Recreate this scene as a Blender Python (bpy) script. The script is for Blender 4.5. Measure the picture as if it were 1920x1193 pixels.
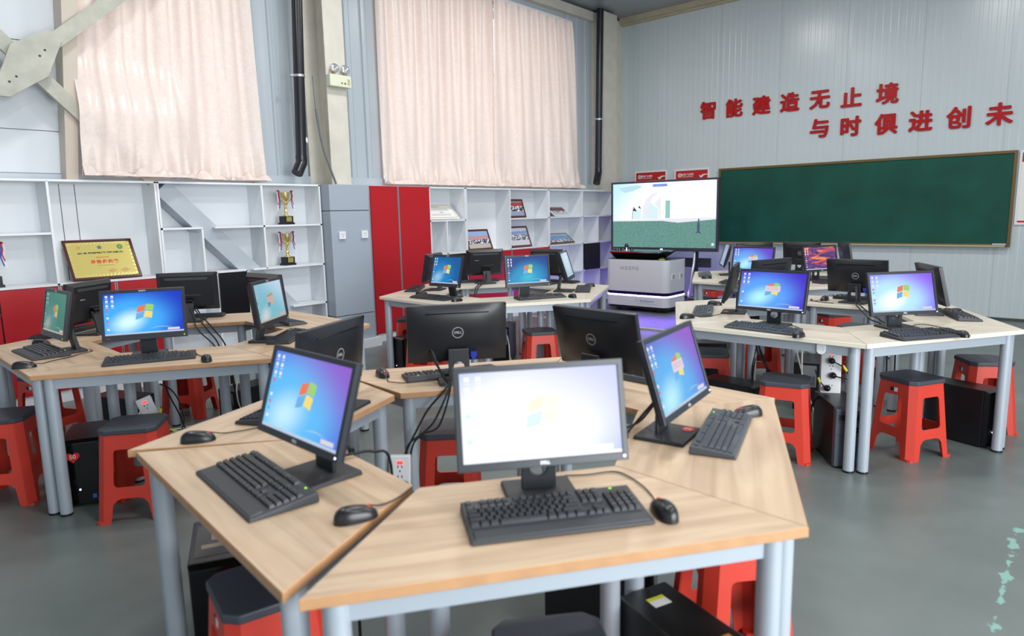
import bpy, bmesh, math, random
from mathutils import Matrix, Vector
from mathutils.geometry import tessellate_polygon
R_ = math.radians
PI = math.pi
rnd = random.Random(7)
for o in list(bpy.data.objects):
    bpy.data.objects.remove(o, do_unlink=True)
SC = bpy.context.scene
COL = SC.collection

# ------------------------------------------------------------------ camera
CAM_H = 1.4853
YAW, PITCH, ROLL = 0.72757, 0.15174, -0.02147
fw = Vector((math.cos(YAW)*math.cos(PITCH), math.sin(YAW)*math.cos(PITCH), -math.sin(PITCH)))
rt = Vector((math.sin(YAW), -math.cos(YAW), 0))
up = rt.cross(fw)
cr = math.cos(ROLL)*rt + math.sin(ROLL)*up
cu = -math.sin(ROLL)*rt + math.cos(ROLL)*up
cam_data = bpy.data.cameras.new('camera')
cam = bpy.data.objects.new('camera', cam_data)
COL.objects.link(cam)
m = Matrix((cr, cu, -fw)).transposed().to_4x4()
m.translation = (0, 0, CAM_H)
cam.matrix_world = m
cam_data.sensor_width = 36
cam_data.sensor_fit = 'HORIZONTAL'
cam_data.lens = 1276.07/1920*36
cam_data.clip_start = 0.05
cam_data.dof.use_dof = True
cam_data.dof.focus_distance = 6.0
cam_data.dof.aperture_fstop = 2.6
SC.camera = cam

# ------------------------------------------------------------------ exposure, world, ceiling light
SC.view_settings.view_transform = 'Standard'
SC.view_settings.look = 'None'
SC.view_settings.gamma = 1
SC.view_settings.use_curve_mapping = False
SC.view_settings.exposure = 0.0
SC.cycles.use_denoising = True
SC.cycles.max_bounces = 8
SC.cycles.sample_clamp_indirect = 6
w = bpy.data.worlds.new('sky')
SC.world = w
w.use_nodes = True
bg = w.node_tree.nodes['Background']
bg.inputs[0].default_value = (0.86, 0.94, 1.0, 1)
bg.inputs[1].default_value = 0.58

def area_lamp(name, loc, size, power, col=(1, 1, 1), rot=(0, 0, 0), sy=None, shape='DISK'):
    d = bpy.data.lights.new(name, 'AREA')
    d.energy = power
    d.color = col
    d.shape = shape if sy is None else 'RECTANGLE'
    d.size = size
    if sy: d.size_y = sy
    o = bpy.data.objects.new(name, d)
    o.location = loc
    o.rotation_euler = rot
    COL.objects.link(o)
    return o
# the rows of hanging lamps of the hall
for ix, lx in enumerate((1.6, 4.4, 7.25)):
    for iy, ly in enumerate((-1.2, 1.7, 4.6)):
        area_lamp('ceiling_lamp', (lx, ly, 4.75), 0.55, 50, (1.0, 0.985, 0.96))
# daylight: the window band behind the camera to the right, and the two curtained windows in the back wall
area_lamp('daylight_window', (1.3, -3.3, 1.75), 4.4, 400, (0.93, 0.97, 1.0), (R_(-90), 0, R_(180)), sy=2.4)
area_lamp('daylight_window', (2.9, 7.35, 3.2), 1.5, 16, (0.96, 0.98, 1.0), (R_(-90), 0, 0), sy=2.6)
area_lamp('daylight_window', (7.25, 7.35, 3.15), 3.7, 38, (0.96, 0.98, 1.0), (R_(-90), 0, 0), sy=2.5)

# ------------------------------------------------------------------ helpers
def lin(c):
    out = []
    for v in c[:3]:
        v = v/255.0
        out.append(v/12.92 if v <= 0.04045 else ((v+0.055)/1.055)**2.4)
    return (out[0], out[1], out[2], 1.0)

def mat(name, col, rough=0.5, metal=0.0, emit=None, estr=1.0, spec=0.5, noise=None, coat=0.0, bump=None):
    """principled material; noise=(scale, amount) adds a little tone variation; col is sRGB 0-255"""
    M = bpy.data.materials.new(name)
    M.use_nodes = True
    nt = M.node_tree
    b = nt.nodes['Principled BSDF']
    c = lin(col)
    b.inputs['Base Color'].default_value = c
    b.inputs['Roughness'].default_value = rough
    b.inputs['Metallic'].default_value = metal
    b.inputs['Specular IOR Level'].default_value = spec
    if coat: b.inputs['Coat Weight'].default_value = coat
    if emit is not None:
        b.inputs['Emission Color'].default_value = lin(emit)
        b.inputs['Emission Strength'].default_value = estr
    if noise or bump:
        tc = nt.nodes.new('ShaderNodeTexCoord')
    if noise:
        n = nt.nodes.new('ShaderNodeTexNoise')
        n.inputs['Scale'].default_value = noise[0]
        n.inputs['Detail'].default_value = 5
        nt.links.new(tc.outputs['Object'], n.inputs['Vector'])
        r = nt.nodes.new('ShaderNodeValToRGB')
        a = noise[1]
        r.color_ramp.elements[0].position = 0.3
        r.color_ramp.elements[1].position = 0.7
        r.color_ramp.elements[0].color = tuple(max(0, x*(1-a)) for x in c[:3]) + (1,)
        r.color_ramp.elements[1].color = tuple(min(1, x*(1+a)) for x in c[:3]) + (1,)
        nt.links.new(n.outputs['Fac'], r.inputs['Fac'])
        nt.links.new(r.outputs['Color'], b.inputs['Base Color'])
    if bump:
        n2 = nt.nodes.new('ShaderNodeTexNoise')
        n2.inputs['Scale'].default_value = bump[0]
        nt.links.new(tc.outputs['Object'], n2.inputs['Vector'])
        bp = nt.nodes.new('ShaderNodeBump')
        bp.inputs['Strength'].default_value = bump[1]
        bp.inputs['Distance'].default_value = 0.002
        nt.links.new(n2.outputs['Fac'], bp.inputs['Height'])
        nt.links.new(bp.outputs['Normal'], b.inputs['Normal'])
    return M

class MB:
    """collects shapes and links them as ONE mesh object"""
    def __init__(s):
        s.v = []; s.f = []; s.m = []; s.uv = {}
        s.T = Matrix.Identity(4); s.mi = 0
    def add(s, vs, fs):
        k = len(s.v)
        s.v += [s.T @ Vector(p) for p in vs]
        for f in fs:
            s.f.append([k+i for i in f]); s.m.append(s.mi)
        return k
    def box(s, c, d):
        x, y, z = (d[0]/2, d[1]/2, d[2]/2)
        vs = [(c[0]+a*x, c[1]+b*y, c[2]+e*z) for e in (-1, 1) for b in (-1, 1) for a in (-1, 1)]
        s.add(vs, [(0, 2, 3, 1), (4, 5, 7, 6), (0, 1, 5, 4), (2, 6, 7, 3), (0, 4, 6, 2), (1, 3, 7, 5)])
    def box2(s, a, b):
        s.box([(a[i]+b[i])/2 for i in range(3)], [abs(b[i]-a[i]) for i in range(3)])
    def hexa(s, lo, hi):
        """two quads of 4 points joined"""
        s.add(list(lo)+list(hi), [(3, 2, 1, 0), (4, 5, 6, 7)] + [(i, (i+1) % 4, 4+(i+1) % 4, 4+i) for i in range(4)])
    def quad(s, *p):
        s.add(p, [tuple(range(len(p)))])
    def prism(s, poly, z0, z1, plane='xy'):
        n = len(poly)
        def P(p, h):
            return {'xy': (p[0], p[1], h), 'xz': (p[0], h, p[1]), 'yz': (h, p[0], p[1])}[plane]
        vs = [P(p, z0) for p in poly] + [P(p, z1) for p in poly]
        s.add(vs, [tuple(range(n))[::-1], tuple(range(n, 2*n))] + [(i, (i+1) % n, n+(i+1) % n, n+i) for i in range(n)])
    def cyl(s, p0, p1, r, n=16, r2=None):
        p0 = Vector(p0); p1 = Vector(p1)
        if r2 is None: r2 = r
        d = (p1-p0).normalized()
        a = d.orthogonal().normalized(); b = d.cross(a)
        vs = []
        for p, q in ((p0, r), (p1, r2)):
            for i in range(n):
                t = 2*PI*i/n
                vs.append(p + a*math.cos(t)*q + b*math.sin(t)*q)
        s.add(vs, [tuple(range(n))[::-1], tuple(range(n, 2*n))] + [(i, (i+1) % n, n+(i+1) % n, n+i) for i in range(n)])
    def lathe(s, prof, c=(0, 0, 0), n=20, caps=True):
        vs = []; fs = []
        for r, z in prof:
            for i in range(n):
                t = 2*PI*i/n
                vs.append((c[0]+r*math.cos(t), c[1]+r*math.sin(t), c[2]+z))
        for k in range(len(prof)-1):
            for i in range(n):
                j = (i+1) % n
                fs.append((k*n+i, k*n+j, (k+1)*n+j, (k+1)*n+i))
        if caps:
            fs.append(tuple(range(n))[::-1]); e = (len(prof)-1)*n
            fs.append(tuple(range(e, e+n)))
        s.add(vs, fs)
    def tube(s, pts, r, n=6, smooth=True, sub=6):
        P = [Vector(p) for p in pts]
        if smooth and len(P) > 2:
            Q = []
            for i in range(len(P)-1):
                a = P[max(i-1, 0)]; b = P[i]; c = P[i+1]; d = P[min(i+2, len(P)-1)]
                for k in range(sub):
                    t = k/sub
                    Q.append(0.5*((2*b) + (c-a)*t + (2*a-5*b+4*c-d)*t*t + (3*b-a-3*c+d)*t**3))
            Q.append(P[-1]); P = Q
        vs = []; fs = []
        prev = None
        for i, p in enumerate(P):
            d = (P[min(i+1, len(P)-1)]-P[max(i-1, 0)])
            d = d.normalized() if d.length > 1e-9 else Vector((0, 0, 1))
            a = d.orthogonal().normalized() if prev is None else (prev - d*prev.dot(d))
            if a.length < 1e-6: a = d.orthogonal()
            a.normalize(); prev = a
            b = d.cross(a)
            for k in range(n):
                t = 2*PI*k/n
                vs.append(p+a*math.cos(t)*r+b*math.sin(t)*r)
        for i in range(len(P)-1):
            for k in range(n):
                j = (k+1) % n
                fs.append((i*n+k, i*n+j, (i+1)*n+j, (i+1)*n+k))
        fs.append(tuple(range(n))[::-1]); e = (len(P)-1)*n
        fs.append(tuple(range(e, e+n)))
        s.add(vs, fs)
    def holed(s, outer, hole, y0, y1):
        """plate with one hole in the xz plane between y0 and y1"""
        tri = tessellate_polygon([[Vector((p[0], p[1], 0)) for p in outer], [Vector((p[0], p[1], 0)) for p in hole]])
        al = list(outer)+list(hole); n = len(al); no = len(outer)
        vs = [(p[0], y0, p[1]) for p in al]+[(p[0], y1, p[1]) for p in al]
        fs = [tuple(t) for t in tri]+[tuple(n+i for i in t) for t in tri]
        for i in range(no):
            j = (i+1) % no; fs.append((i, j, n+j, n+i))
        nh = len(hole)
        for i in range(nh):
            j = (i+1) % nh; fs.append((no+i, no+j, n+no+j, n+no+i))
        s.add(vs, fs)
    def mesh(s, me):
        """append the faces of another mesh (text)"""
        s.add([v.co for v in me.vertices], [tuple(p.vertices) for p in me.polygons])
    def ring(s, r0, r1, h=.0006, n=28):
        s.lathe([(r0, 0), (r1, 0), (r1, h), (r0, h), (r0, 0)], n=n, caps=False)
    def bold(s, me, e):
        """lettering thickened by e on every side"""
        T = s.T
        for k in range(8): s.T = T @ Matrix.Translation((e*math.cos(k*PI/4), e*math.sin(k*PI/4), e*.02*k)); s.mesh(me)
        s.T = T
    def build(s, name, mats, parent=None, smooth=False, bevel=0.0, recalc=True, seg=2, weld=False):
        me = bpy.data.meshes.new(name)
        me.from_pydata([tuple(p) for p in s.v], [], s.f)
        if not isinstance(mats, (list, tuple)): mats = [mats]
        for mm in mats: me.materials.append(mm)
        for p, k in zip(me.polygons, s.m): p.material_index = k
        if recalc or weld:
            b = bmesh.new(); b.from_mesh(me)
            if weld: bmesh.ops.remove_doubles(b, verts=b.verts, dist=1e-5)
            bmesh.ops.recalc_face_normals(b, faces=b.faces)
            b.to_mesh(me); b.free()
        if smooth:
            for p in me.polygons: p.use_smooth = True
            try: me.set_sharp_from_angle(angle=R_(38))
            except Exception: pass
        o = bpy.data.objects.new(name, me)
        COL.objects.link(o)
        if parent: o.parent = parent
        if bevel:
            md = o.modifiers.new('bevel', 'BEVEL')
            md.width = bevel; md.segments = seg; md.limit_method = 'ANGLE'; md.angle_limit = R_(40)
        return o

def tag(o, label=None, cat=None, group=None, kind=None):
    if label:
        n = len(label.split())
        assert 4 <= n <= 16, (n, label)
        o['label'] = label
    if cat: o['category'] = cat
    if group: o['group'] = group
    if kind: o['kind'] = kind
    return o
def thing(name, label, cat, loc=(0, 0, 0), rz=0.0, group=None):
    o = bpy.data.objects.new(name, None)
    o.empty_display_size = 0.1
    COL.objects.link(o)
    o.location = loc; o.rotation_euler = (0, 0, rz)
    return tag(o, label, cat, group)
def struct(o):
    o['kind'] = 'structure'; return o
KIDS = {}
def dup(root, loc, rz, label, group=None):
    r = root.copy(); COL.objects.link(r)
    r.location = loc; r.rotation_euler = (0, 0, rz)
    tag(r, label, None, group)
    for ch in list(root.children):
        c = ch.copy(); COL.objects.link(c); c.parent = r
        for g in list(ch.children):
            d = g.copy(); COL.objects.link(d); d.parent = c
    return r
def child(root, name):
    for c in root.children:
        if c.name.split('.')[0] == name: return c

def text_mesh(s, size=1.0, extrude=0.0, offset=0.0, center=True):
    c = bpy.data.curves.new('writing', 'FONT')
    c.body = s; c.size = size; c.extrude = extrude; c.offset = offset
    c.resolution_u = 3
    if center: c.align_x = 'CENTER'; c.align_y = 'CENTER'
    o = bpy.data.objects.new('writing', c)
    COL.objects.link(o)
    me = bpy.data.meshes.new_from_object(o)
    bpy.data.objects.remove(o, do_unlink=True)
    bpy.data.curves.remove(c)
    return me
def frame_mat(org, right, upv):
    r = Vector(right).normalized(); u = Vector(upv).normalized(); n = r.cross(u)
    M = Matrix((r, u, n)).transposed().to_4x4(); M.translation = org
    return M

# ------------------------------------------------------------------ materials
def wood(name, c1, c2, c3, rough=0.38):
    M = bpy.data.materials.new(name); M.use_nodes = True
    nt = M.node_tree; b = nt.nodes['Principled BSDF']
    tc = nt.nodes.new('ShaderNodeTexCoord'); mp = nt.nodes.new('ShaderNodeMapping')
    oi = nt.nodes.new('ShaderNodeObjectInfo'); ad = nt.nodes.new('ShaderNodeVectorMath'); ad.operation = 'ADD'
    mul = nt.nodes.new('ShaderNodeVectorMath'); mul.operation = 'MULTIPLY'
    cmb = nt.nodes.new('ShaderNodeCombineXYZ')
    for i in range(3): nt.links.new(oi.outputs['Random'], cmb.inputs[i])
    mul.inputs[1].default_value = (7, 13, 0)
    nt.links.new(cmb.outputs[0], mul.inputs[0])
    nt.links.new(tc.outputs['Object'], ad.inputs[0]); nt.links.new(mul.outputs[0], ad.inputs[1])
    mp.inputs['Scale'].default_value = (1.1, 15, 15)
    nt.links.new(ad.outputs[0], mp.inputs['Vector'])
    n1 = nt.nodes.new('ShaderNodeTexNoise'); n1.inputs['Scale'].default_value = 1.6; n1.inputs['Detail'].default_value = 6
    n1.inputs['Distortion'].default_value = 0.5
    nt.links.new(mp.outputs[0], n1.inputs['Vector'])
    r = nt.nodes.new('ShaderNodeValToRGB')
    e = r.color_ramp.elements
    e[0].position = 0.33; e[0].color = lin(c1); e[1].position = 0.68; e[1].color = lin(c3)
    k = e.new(0.5); k.color = lin(c2)
    nt.links.new(n1.outputs['Fac'], r.inputs['Fac'])
    nt.links.new(r.outputs['Color'], b.inputs['Base Color'])
    b.inputs['Roughness'].default_value = rough
    return M
W_OAK = wood('oak_laminate', (176, 149, 121), (192, 166, 138), (204, 180, 151))
W_PALE = wood('pale_laminate', (186, 177, 160), (195, 187, 172), (203, 195, 182))
EDGE_OAK = mat('oak_edge_band', (186, 142, 102), 0.45, noise=(14, .10))
EDGE_PALE = mat('pale_edge_band', (226, 220, 202), 0.45)
STEEL = mat('grey_painted_steel', (170, 179, 188), 0.36, 0.15)
BLACKP = mat('black_plastic', (22, 23, 26), 0.38)
BLACKG = mat('gloss_black_plastic', (10, 10, 12), 0.12)
DARKP = mat('charcoal_plastic', (40, 42, 46), 0.5)
KEYB = mat('keyboard_body', (44, 47, 52), 0.48)
KEYG = mat('keyboard_grey_body', (70, 74, 78), 0.45)
KEYC = mat('key_caps', (38, 41, 47), 0.42)
KEYC_G = mat('grey_key_caps', (62, 69, 78), 0.42)
BEZEL = mat('monitor_bezel', (38, 42, 50), 0.34)
LOGO = mat('silver_mark', (205, 208, 212), 0.35, 0.3)
RED_ST = mat('red_stool_plastic', (202, 58, 42), 0.42)
SEAT = mat('slate_seat_plastic', (62, 66, 76), 0.5)
REDWHEEL = mat('red_wheel', (200, 40, 36), 0.4)
WHITEP = mat('white_plastic', (226, 228, 230), 0.4)
WHITE_B = mat('white_melamine', (228, 232, 236), 0.38)
RED_D = mat('red_door_lacquer', (178, 16, 28), 0.4)
ALU = mat('aluminium_trim', (190, 194, 200), 0.3, 0.8)
BLK_D = mat('black_door_lacquer', (14, 15, 20), 0.25)
CREAM = mat('cream_painted_steel', (206, 202, 190), 0.5, noise=(6, .06))
CLAD = mat('grey_cladding', (160, 170, 182), 0.4)
PIPE = mat('black_pipe', (24, 26, 34), 0.28)
CABLE = mat('black_cable', (18, 18, 20), 0.5)
CABLEW = mat('white_cable', (205, 205, 200), 0.5)
YELL = mat('yellow_tag', (214, 214, 30), 0.5)
BLUEP = mat('blue_plug', (40, 60, 170), 0.4)
BRACE = mat('old_steel_paint', (176, 176, 164), 0.55, noise=(9, .12))
GOLD = mat('gold_metal', (226, 208, 146), 0.26, 0.75)
GOLDP = mat('gold_plate', (176, 164, 92), 0.4, 0.45)
FRAMEW = mat('brown_frame_wood', (84, 40, 30), 0.35)
FRAMEG = mat('thin_bronze_frame', (120, 92, 50), 0.4, .3)
LED_W = mat('led_white', (240, 240, 255), .3, emit=(225, 225, 255), estr=4)
LED_B = mat('led_blue', (80, 120, 255), .3, emit=(60, 110, 255), estr=3)
LED_R = mat('led_red', (255, 60, 60), .3, emit=(255, 40, 40), estr=3)
LED_G = mat('led_green', (150, 220, 60), .3, emit=(150, 230, 40), estr=1.5)
PAPER = mat('white_paper', (232, 232, 228), 0.6)
RED_INK = mat('red_print', (196, 30, 34), 0.5)
DARK_INK = mat('dark_print', (60, 60, 66), 0.6)
LETTER = mat('red_acrylic', (172, 8, 18), 0.3, spec=.3)

def scr(name, col, k=1.0):
    return mat(name, (8, 8, 10), 0.35, emit=col, estr=k, spec=0.18)
def wallpaper(name, c0, c1, c2, corner, k=1.0, cu=0.36, cv=0.36, cw=0.6, spread=0.85):
    """the desktop picture: light patch, mid tone, edge tone and a tint to the top right, by UV"""
    M = bpy.data.materials.new(name); M.use_nodes = True
    nt = M.node_tree; b = nt.nodes['Principled BSDF']
    uv = nt.nodes.new('ShaderNodeUVMap'); sp = nt.nodes.new('ShaderNodeSeparateXYZ')
    nt.links.new(uv.outputs[0], sp.inputs[0])
    def mth(op, a, bb):
        n = nt.nodes.new('ShaderNodeMath'); n.operation = op
        for i, x in enumerate((a, bb)):
            if isinstance(x, (int, float)): n.inputs[i].default_value = x
            else: nt.links.new(x, n.inputs[i])
        return n.outputs[0]
    du = mth('MULTIPLY', mth('SUBTRACT', sp.outputs[0], cu), 1.15)
    dv = mth('SUBTRACT', sp.outputs[1], cv)
    # the beam leans to the right as it rises
    du = mth('SUBTRACT', du, mth('MULTIPLY', dv, 0.28))
    d = mth('SQRT', mth('ADD', mth('MULTIPLY', du, du), mth('MULTIPLY', mth('MULTIPLY', dv, dv), 0.8)), 0)
    r = nt.nodes.new('ShaderNodeValToRGB')
    e = r.color_ramp.elements
    r.color_ramp.interpolation = 'EASE'
    e[0].position = 0.0; e[0].color = lin(c0)
    e[1].position = spread; e[1].color = lin(c2)
    q = e.new(spread*0.42); q.color = lin(c1)
    nt.links.new(d, r.inputs[0])
    t = mth('ADD', mth('MULTIPLY', sp.outputs[0], 0.5), mth('MULTIPLY', sp.outputs[1], 0.5))
    mr = nt.nodes.new('ShaderNodeMapRange'); mr.interpolation_type = 'SMOOTHSTEP'
    mr.inputs['From Min'].default_value = 0.45; mr.inputs['From Max'].default_value = 1.0
    mr.inputs['To Max'].default_value = cw
    nt.links.new(t, mr.inputs['Value'])
    mx = nt.nodes.new('ShaderNodeMix'); mx.data_type = 'RGBA'
    nt.links.new(mr.outputs[0], mx.inputs['Factor'])
    nt.links.new(r.outputs[0], mx.inputs[6]); mx.inputs[7].default_value = lin(corner)
    b.inputs['Base Color'].default_value = (0.004, 0.004, 0.005, 1)
    b.inputs['Roughness'].default_value = 0.35
    b.inputs['Specular IOR Level'].default_value = 0.18
    nt.links.new(mx.outputs[2], b.inputs['Emission Color'])
    b.inputs['Emission Strength'].default_value = k
    return M

# ------------------------------------------------------------------ the setting
XB, YA, ZC = 10.66, 6.88, 4.78

def floor_mat():
    M = bpy.data.materials.new('painted_concrete'); M.use_nodes = True
    nt = M.node_tree; b = nt.nodes['Principled BSDF']; L = nt.links
    tc = nt.nodes.new('ShaderNodeTexCoord')
    def noise(scale, detail=5, rough=.6):
        n = nt.nodes.new('ShaderNodeTexNoise'); n.inputs['Scale'].default_value = scale
        n.inputs['Detail'].default_value = detail; n.inputs['Roughness'].default_value = rough
        L.new(tc.outputs['Object'], n.inputs['Vector']); return n.outputs['Fac']
    def mth(op, a, c, cl=False):
        n = nt.nodes.new('ShaderNodeMath'); n.operation = op; n.use_clamp = cl
        for i, x in enumerate((a, c)):
            if isinstance(x, (int, float)): n.inputs[i].default_value = x
            else: L.new(x, n.inputs[i])
        return n.outputs[0]
    r = nt.nodes.new('ShaderNodeValToRGB'); e = r.color_ramp.elements
    e[0].position = .3; e[0].color = lin((86, 95, 93)); e[1].position = .72; e[1].color = lin((106, 114, 112))
    L.new(noise(1.3, 7), r.inputs[0])
    # pale scuffs
    sc = mth('MULTIPLY', mth('SUBTRACT', noise(38, 2), .72, True), 7, True)
    mx = nt.nodes.new('ShaderNodeMix'); mx.data_type = 'RGBA'
    L.new(mth('MULTIPLY', sc, .5), mx.inputs['Factor']); L.new(r.outputs[0], mx.inputs[6]); mx.inputs[7].default_value = lin((170, 178, 172))
    # peeled line of paint that runs along the aisle
    sp = nt.nodes.new('ShaderNodeSeparateXYZ'); L.new(tc.outputs['Object'], sp.inputs[0])
    dy = mth('ABSOLUTE', mth('SUBTRACT', sp.outputs[1], mth('ADD', .155, mth('MULTIPLY', sp.outputs[0], .022))), 0)
    wv = mth('MULTIPLY', mth('SUBTRACT', noise(11, 5), .44, True), .16)
    msk = mth('MULTIPLY', mth('SUBTRACT', wv, dy), 200, True)
    rng = mth('MULTIPLY', mth('GREATER_THAN', sp.outputs[0], 2.62), mth('LESS_THAN', sp.outputs[0], 3.75))
    m2 = nt.nodes.new('ShaderNodeMix'); m2.data_type = 'RGBA'
    L.new(mth('MULTIPLY', msk, rng), m2.inputs['Factor']); L.new(mx.outputs[2], m2.inputs[6]); m2.inputs[7].default_value = lin((118, 156, 146))
    L.new(m2.outputs[2], b.inputs['Base Color'])
    rr = nt.nodes.new('ShaderNodeMapRange'); L.new(noise(3, 4), rr.inputs['Value'])
    rr.inputs['To Min'].default_value = .26; rr.inputs['To Max'].default_value = .46
    L.new(rr.outputs[0], b.inputs['Roughness'])
    return M
b = MB(); b.box2((-3, -4.5, -.1), (XB+.2, YA+.2, 0))
struct(b.build('floor', floor_mat()))
CEIL = mat('grey_ceiling_panel', (150, 156, 162), .3)
b = MB(); b.box2((-3, -4.5, ZC), (XB+.2, YA+.2, ZC+.1))
for k in range(8): b.box2((8.9-k*1.0, -4.5, ZC-.004), (8.905-k*1.0, YA, ZC))
struct(b.build('ceiling', CEIL))

PANEL = mat('wall_panel_blue_grey', (194, 205, 208), .24, noise=(1.2, .02))
PANEL_A = mat('wall_panel_corrugated', (178, 188, 196), .3)
PANEL_W = mat('wall_panel_white', (206, 212, 218), .42)
# right wall: sandwich panels, a groove at each joint and faint ribs
def prof_wall(y0, y1, seams):
    pts = []
    ys = sorted(seams)
    y = y0; k = 0
    while y < y1:
        pts.append((y, XB)); 
        pts.append((y+.055, XB)); pts.append((y+.06, XB-.0012)); pts.append((y+.088, XB-.0012)); pts.append((y+.0935, XB))
        y += .0944
    out = []
    for p in pts:
        if any(abs(p[0]-s) < .03 for s in ys): continue
        out.append(p)
    for s in ys:
        out += [(s-.005, XB), (s-.0045, XB+.006), (s+.0045, XB+.006), (s+.005, XB)]
    out.sort()
    return out
b = MB()
pr = prof_wall(-4.5, YA+.1, [5.897-.9425*k for k in range(11)])
n = len(pr)
vs = [(x, y, 0) for y, x in pr]+[(x, y, ZC+.05) for y, x in pr]
b.add(vs, [(i, i+1, n+i+1, n+i) for i in range(n-1)])
b.box2((XB+.02, -4.5, 0), (XB+.15, YA+.1, ZC))
struct(b.build('wall_right', PANEL, recalc=False))
# back wall round its two window openings
b = MB()
def wb(x0, z0, x1, z1): b.box2((x0, YA, z0), (x1, YA+.12, z1))
wb(-3, 0, XB+.1, 1.9); wb(3.66, 1.9, 5.38, ZC); wb(9.12, 1.9, XB+.1, ZC)
wb(2.15, 4.52, 3.66, ZC); wb(5.38, 4.42, 9.12, ZC); wb(-3, 1.9, 2.15, ZC)
struct(b.build('wall_back', PANEL_A))
b = MB()
for z0, z1 in ((1.91, 2.258), (2.264, 2.97), (2.976, 3.68), (3.686, 4.39), (4.395, ZC)):
    b.box2((-2.9, YA-.03, z0), (2.0, YA-.001, z1))
struct(b.build('wall_back_panelling', PANEL_W, bevel=.002))
b = MB()
def corr(x0, x1, z0, z1, step=.235):
    x = x0; pts = [(x0, YA-.006)]
    while x+step < x1+.01:
        pts += [(x+.05, YA-.006), (x+.058, YA-.03), (x+.082, YA-.03), (x+.09, YA-.006), (x+.135, YA-.006), (x+.138, YA-.011), (x+.15, YA-.011), (x+.153, YA-.006)]
        x += step
    pts.append((x1, YA-.006)); n = len(pts)
    b.add([(p[0], p[1], z0) for p in pts]+[(p[0], p[1], z1) for p in pts], [(i, i+1, n+i+1, n+i) for i in range(n-1)])
corr(3.66, 4.4, 1.95, 4.6); corr(4.62, 5.36, 1.95, 4.6); corr(9.14, 9.9, 1.95, 4.6)
struct(b.build('wall_back_cladding', PANEL_A))
b = MB(); b.box2((-3.1, -4.5, 0), (-3, YA, ZC))
struct(b.build('wall_left_light_block', PANEL_W))  # unseen wall, added to block light from the left
# ledge and rails under the panelling
b = MB(); b.box2((-2.9, YA-.05, 1.86), (2.05, YA-.001, 1.905)); b.box2((3.66, YA-.05, 1.86), (5.4, YA-.002, 1.95)); b.box2((9.1, YA-.05, 1.86), (9.9, YA-.002, 1.95))
struct(b.build('trim_1', PANEL_A))
b = MB(); b.box2((-3, YA-.1, 4.6), (XB, YA-.001, 4.74)); struct(b.build('trim_2', CREAM))
b = MB(); b.box2((XB-.1, -4.5, 4.69), (XB-.002, YA-.1, ZC-.001)); b.box2((XB-.05, -4.5, 4.655), (XB-.002, YA-.1, 4.69)); struct(b.build('trim_3', mat('beam_paint', (178, 170, 146), .5, noise=(5, .08))))
b = MB(); b.box2((XB-.035, -4.5, 0), (XB-.003, 6.5, .03)); struct(b.build('baseboard_right', mat('dark_green_skirting', (62, 72, 70), .5)))
b = MB(); b.box2((10.25, YA-.09, 0), (XB-.001, YA-.001, 4.6)); struct(b.build('trim_4', CREAM))
# steel columns: inner flange, web, outer flange
def column(name, x0, x1, yf, z0=1.846, z1=ZC-.04):
    b = MB()
    b.box2((x0, yf, z0), (x1, yf+.014, z1)); b.box2(((x0+x1)/2-.006, yf+.014, z0), ((x0+x1)/2+.006, YA-.056, z1)); b.box2((x0-.06, YA-.056, z0), (x1+.06, YA-.038, z1))
    return struct(b.build(name, CREAM))
column('column', 4.39, 4.64, 6.50)
b = MB(); b.box2((9.86, 6.62, 1.852), (10.25, YA-.002, ZC-.04)); struct(b.build('column', CREAM))
# slanted edge of the steel post beside the left curtain
b = MB(); b.hexa([(1.90, 6.70, 1.85), (1.99, 6.70, 1.85), (1.99, YA-.03, 1.85), (1.90, YA-.03, 1.85)], [(2.08, 6.58, 4.6), (2.22, 6.58, 4.6), (2.22, YA-.03, 4.6), (2.08, YA-.03, 4.6)])
struct(b.build('trim_5', mat('beige_post', (196, 186, 172), .5)))

GLASS = bpy.data.materials.new('window_glass'); GLASS.use_nodes = True
_p = GLASS.node_tree.nodes['Principled BSDF']; _p.inputs['Transmission Weight'].default_value = 1; _p.inputs['Roughness'].default_value = .02; _p.inputs['IOR'].default_value = 1.1
def window(name, x0, x1, z0, z1, nx):
    r = thing(name, None, None, ((x0+x1)/2, YA+.06, z0)); struct(r)
    b = MB(); X0, X1, H = x0-(x0+x1)/2, x1-(x0+x1)/2, z1-z0
    b.box2((X0, -.05, 0), (X1, .05, .05)); b.box2((X0, -.05, H-.05), (X1, .05, H))
    for i in range(nx+1):
        x = X0+(X1-X0)*i/nx; a = max(X0, x-.025); c = min(X1, x+.025); b.box2((a, -.048, .05), (c, .048, H-.05))
    b.box2((X0+.02, -.03, H*.62-.02), (X1-.02, .03, H*.62+.02))
    struct(b.build('window_frame', WHITE_B, r))
    b = MB(); b.box2((X0+.03, -.004, .03), (X1-.03, .004, H-.03)); struct(b.build('window_pane', GLASS, r))
window('window_1', 2.15, 3.66, 1.9, 4.52, 2)
window('window_2', 5.38, 9.12, 1.9, 4.42, 4)

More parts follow.
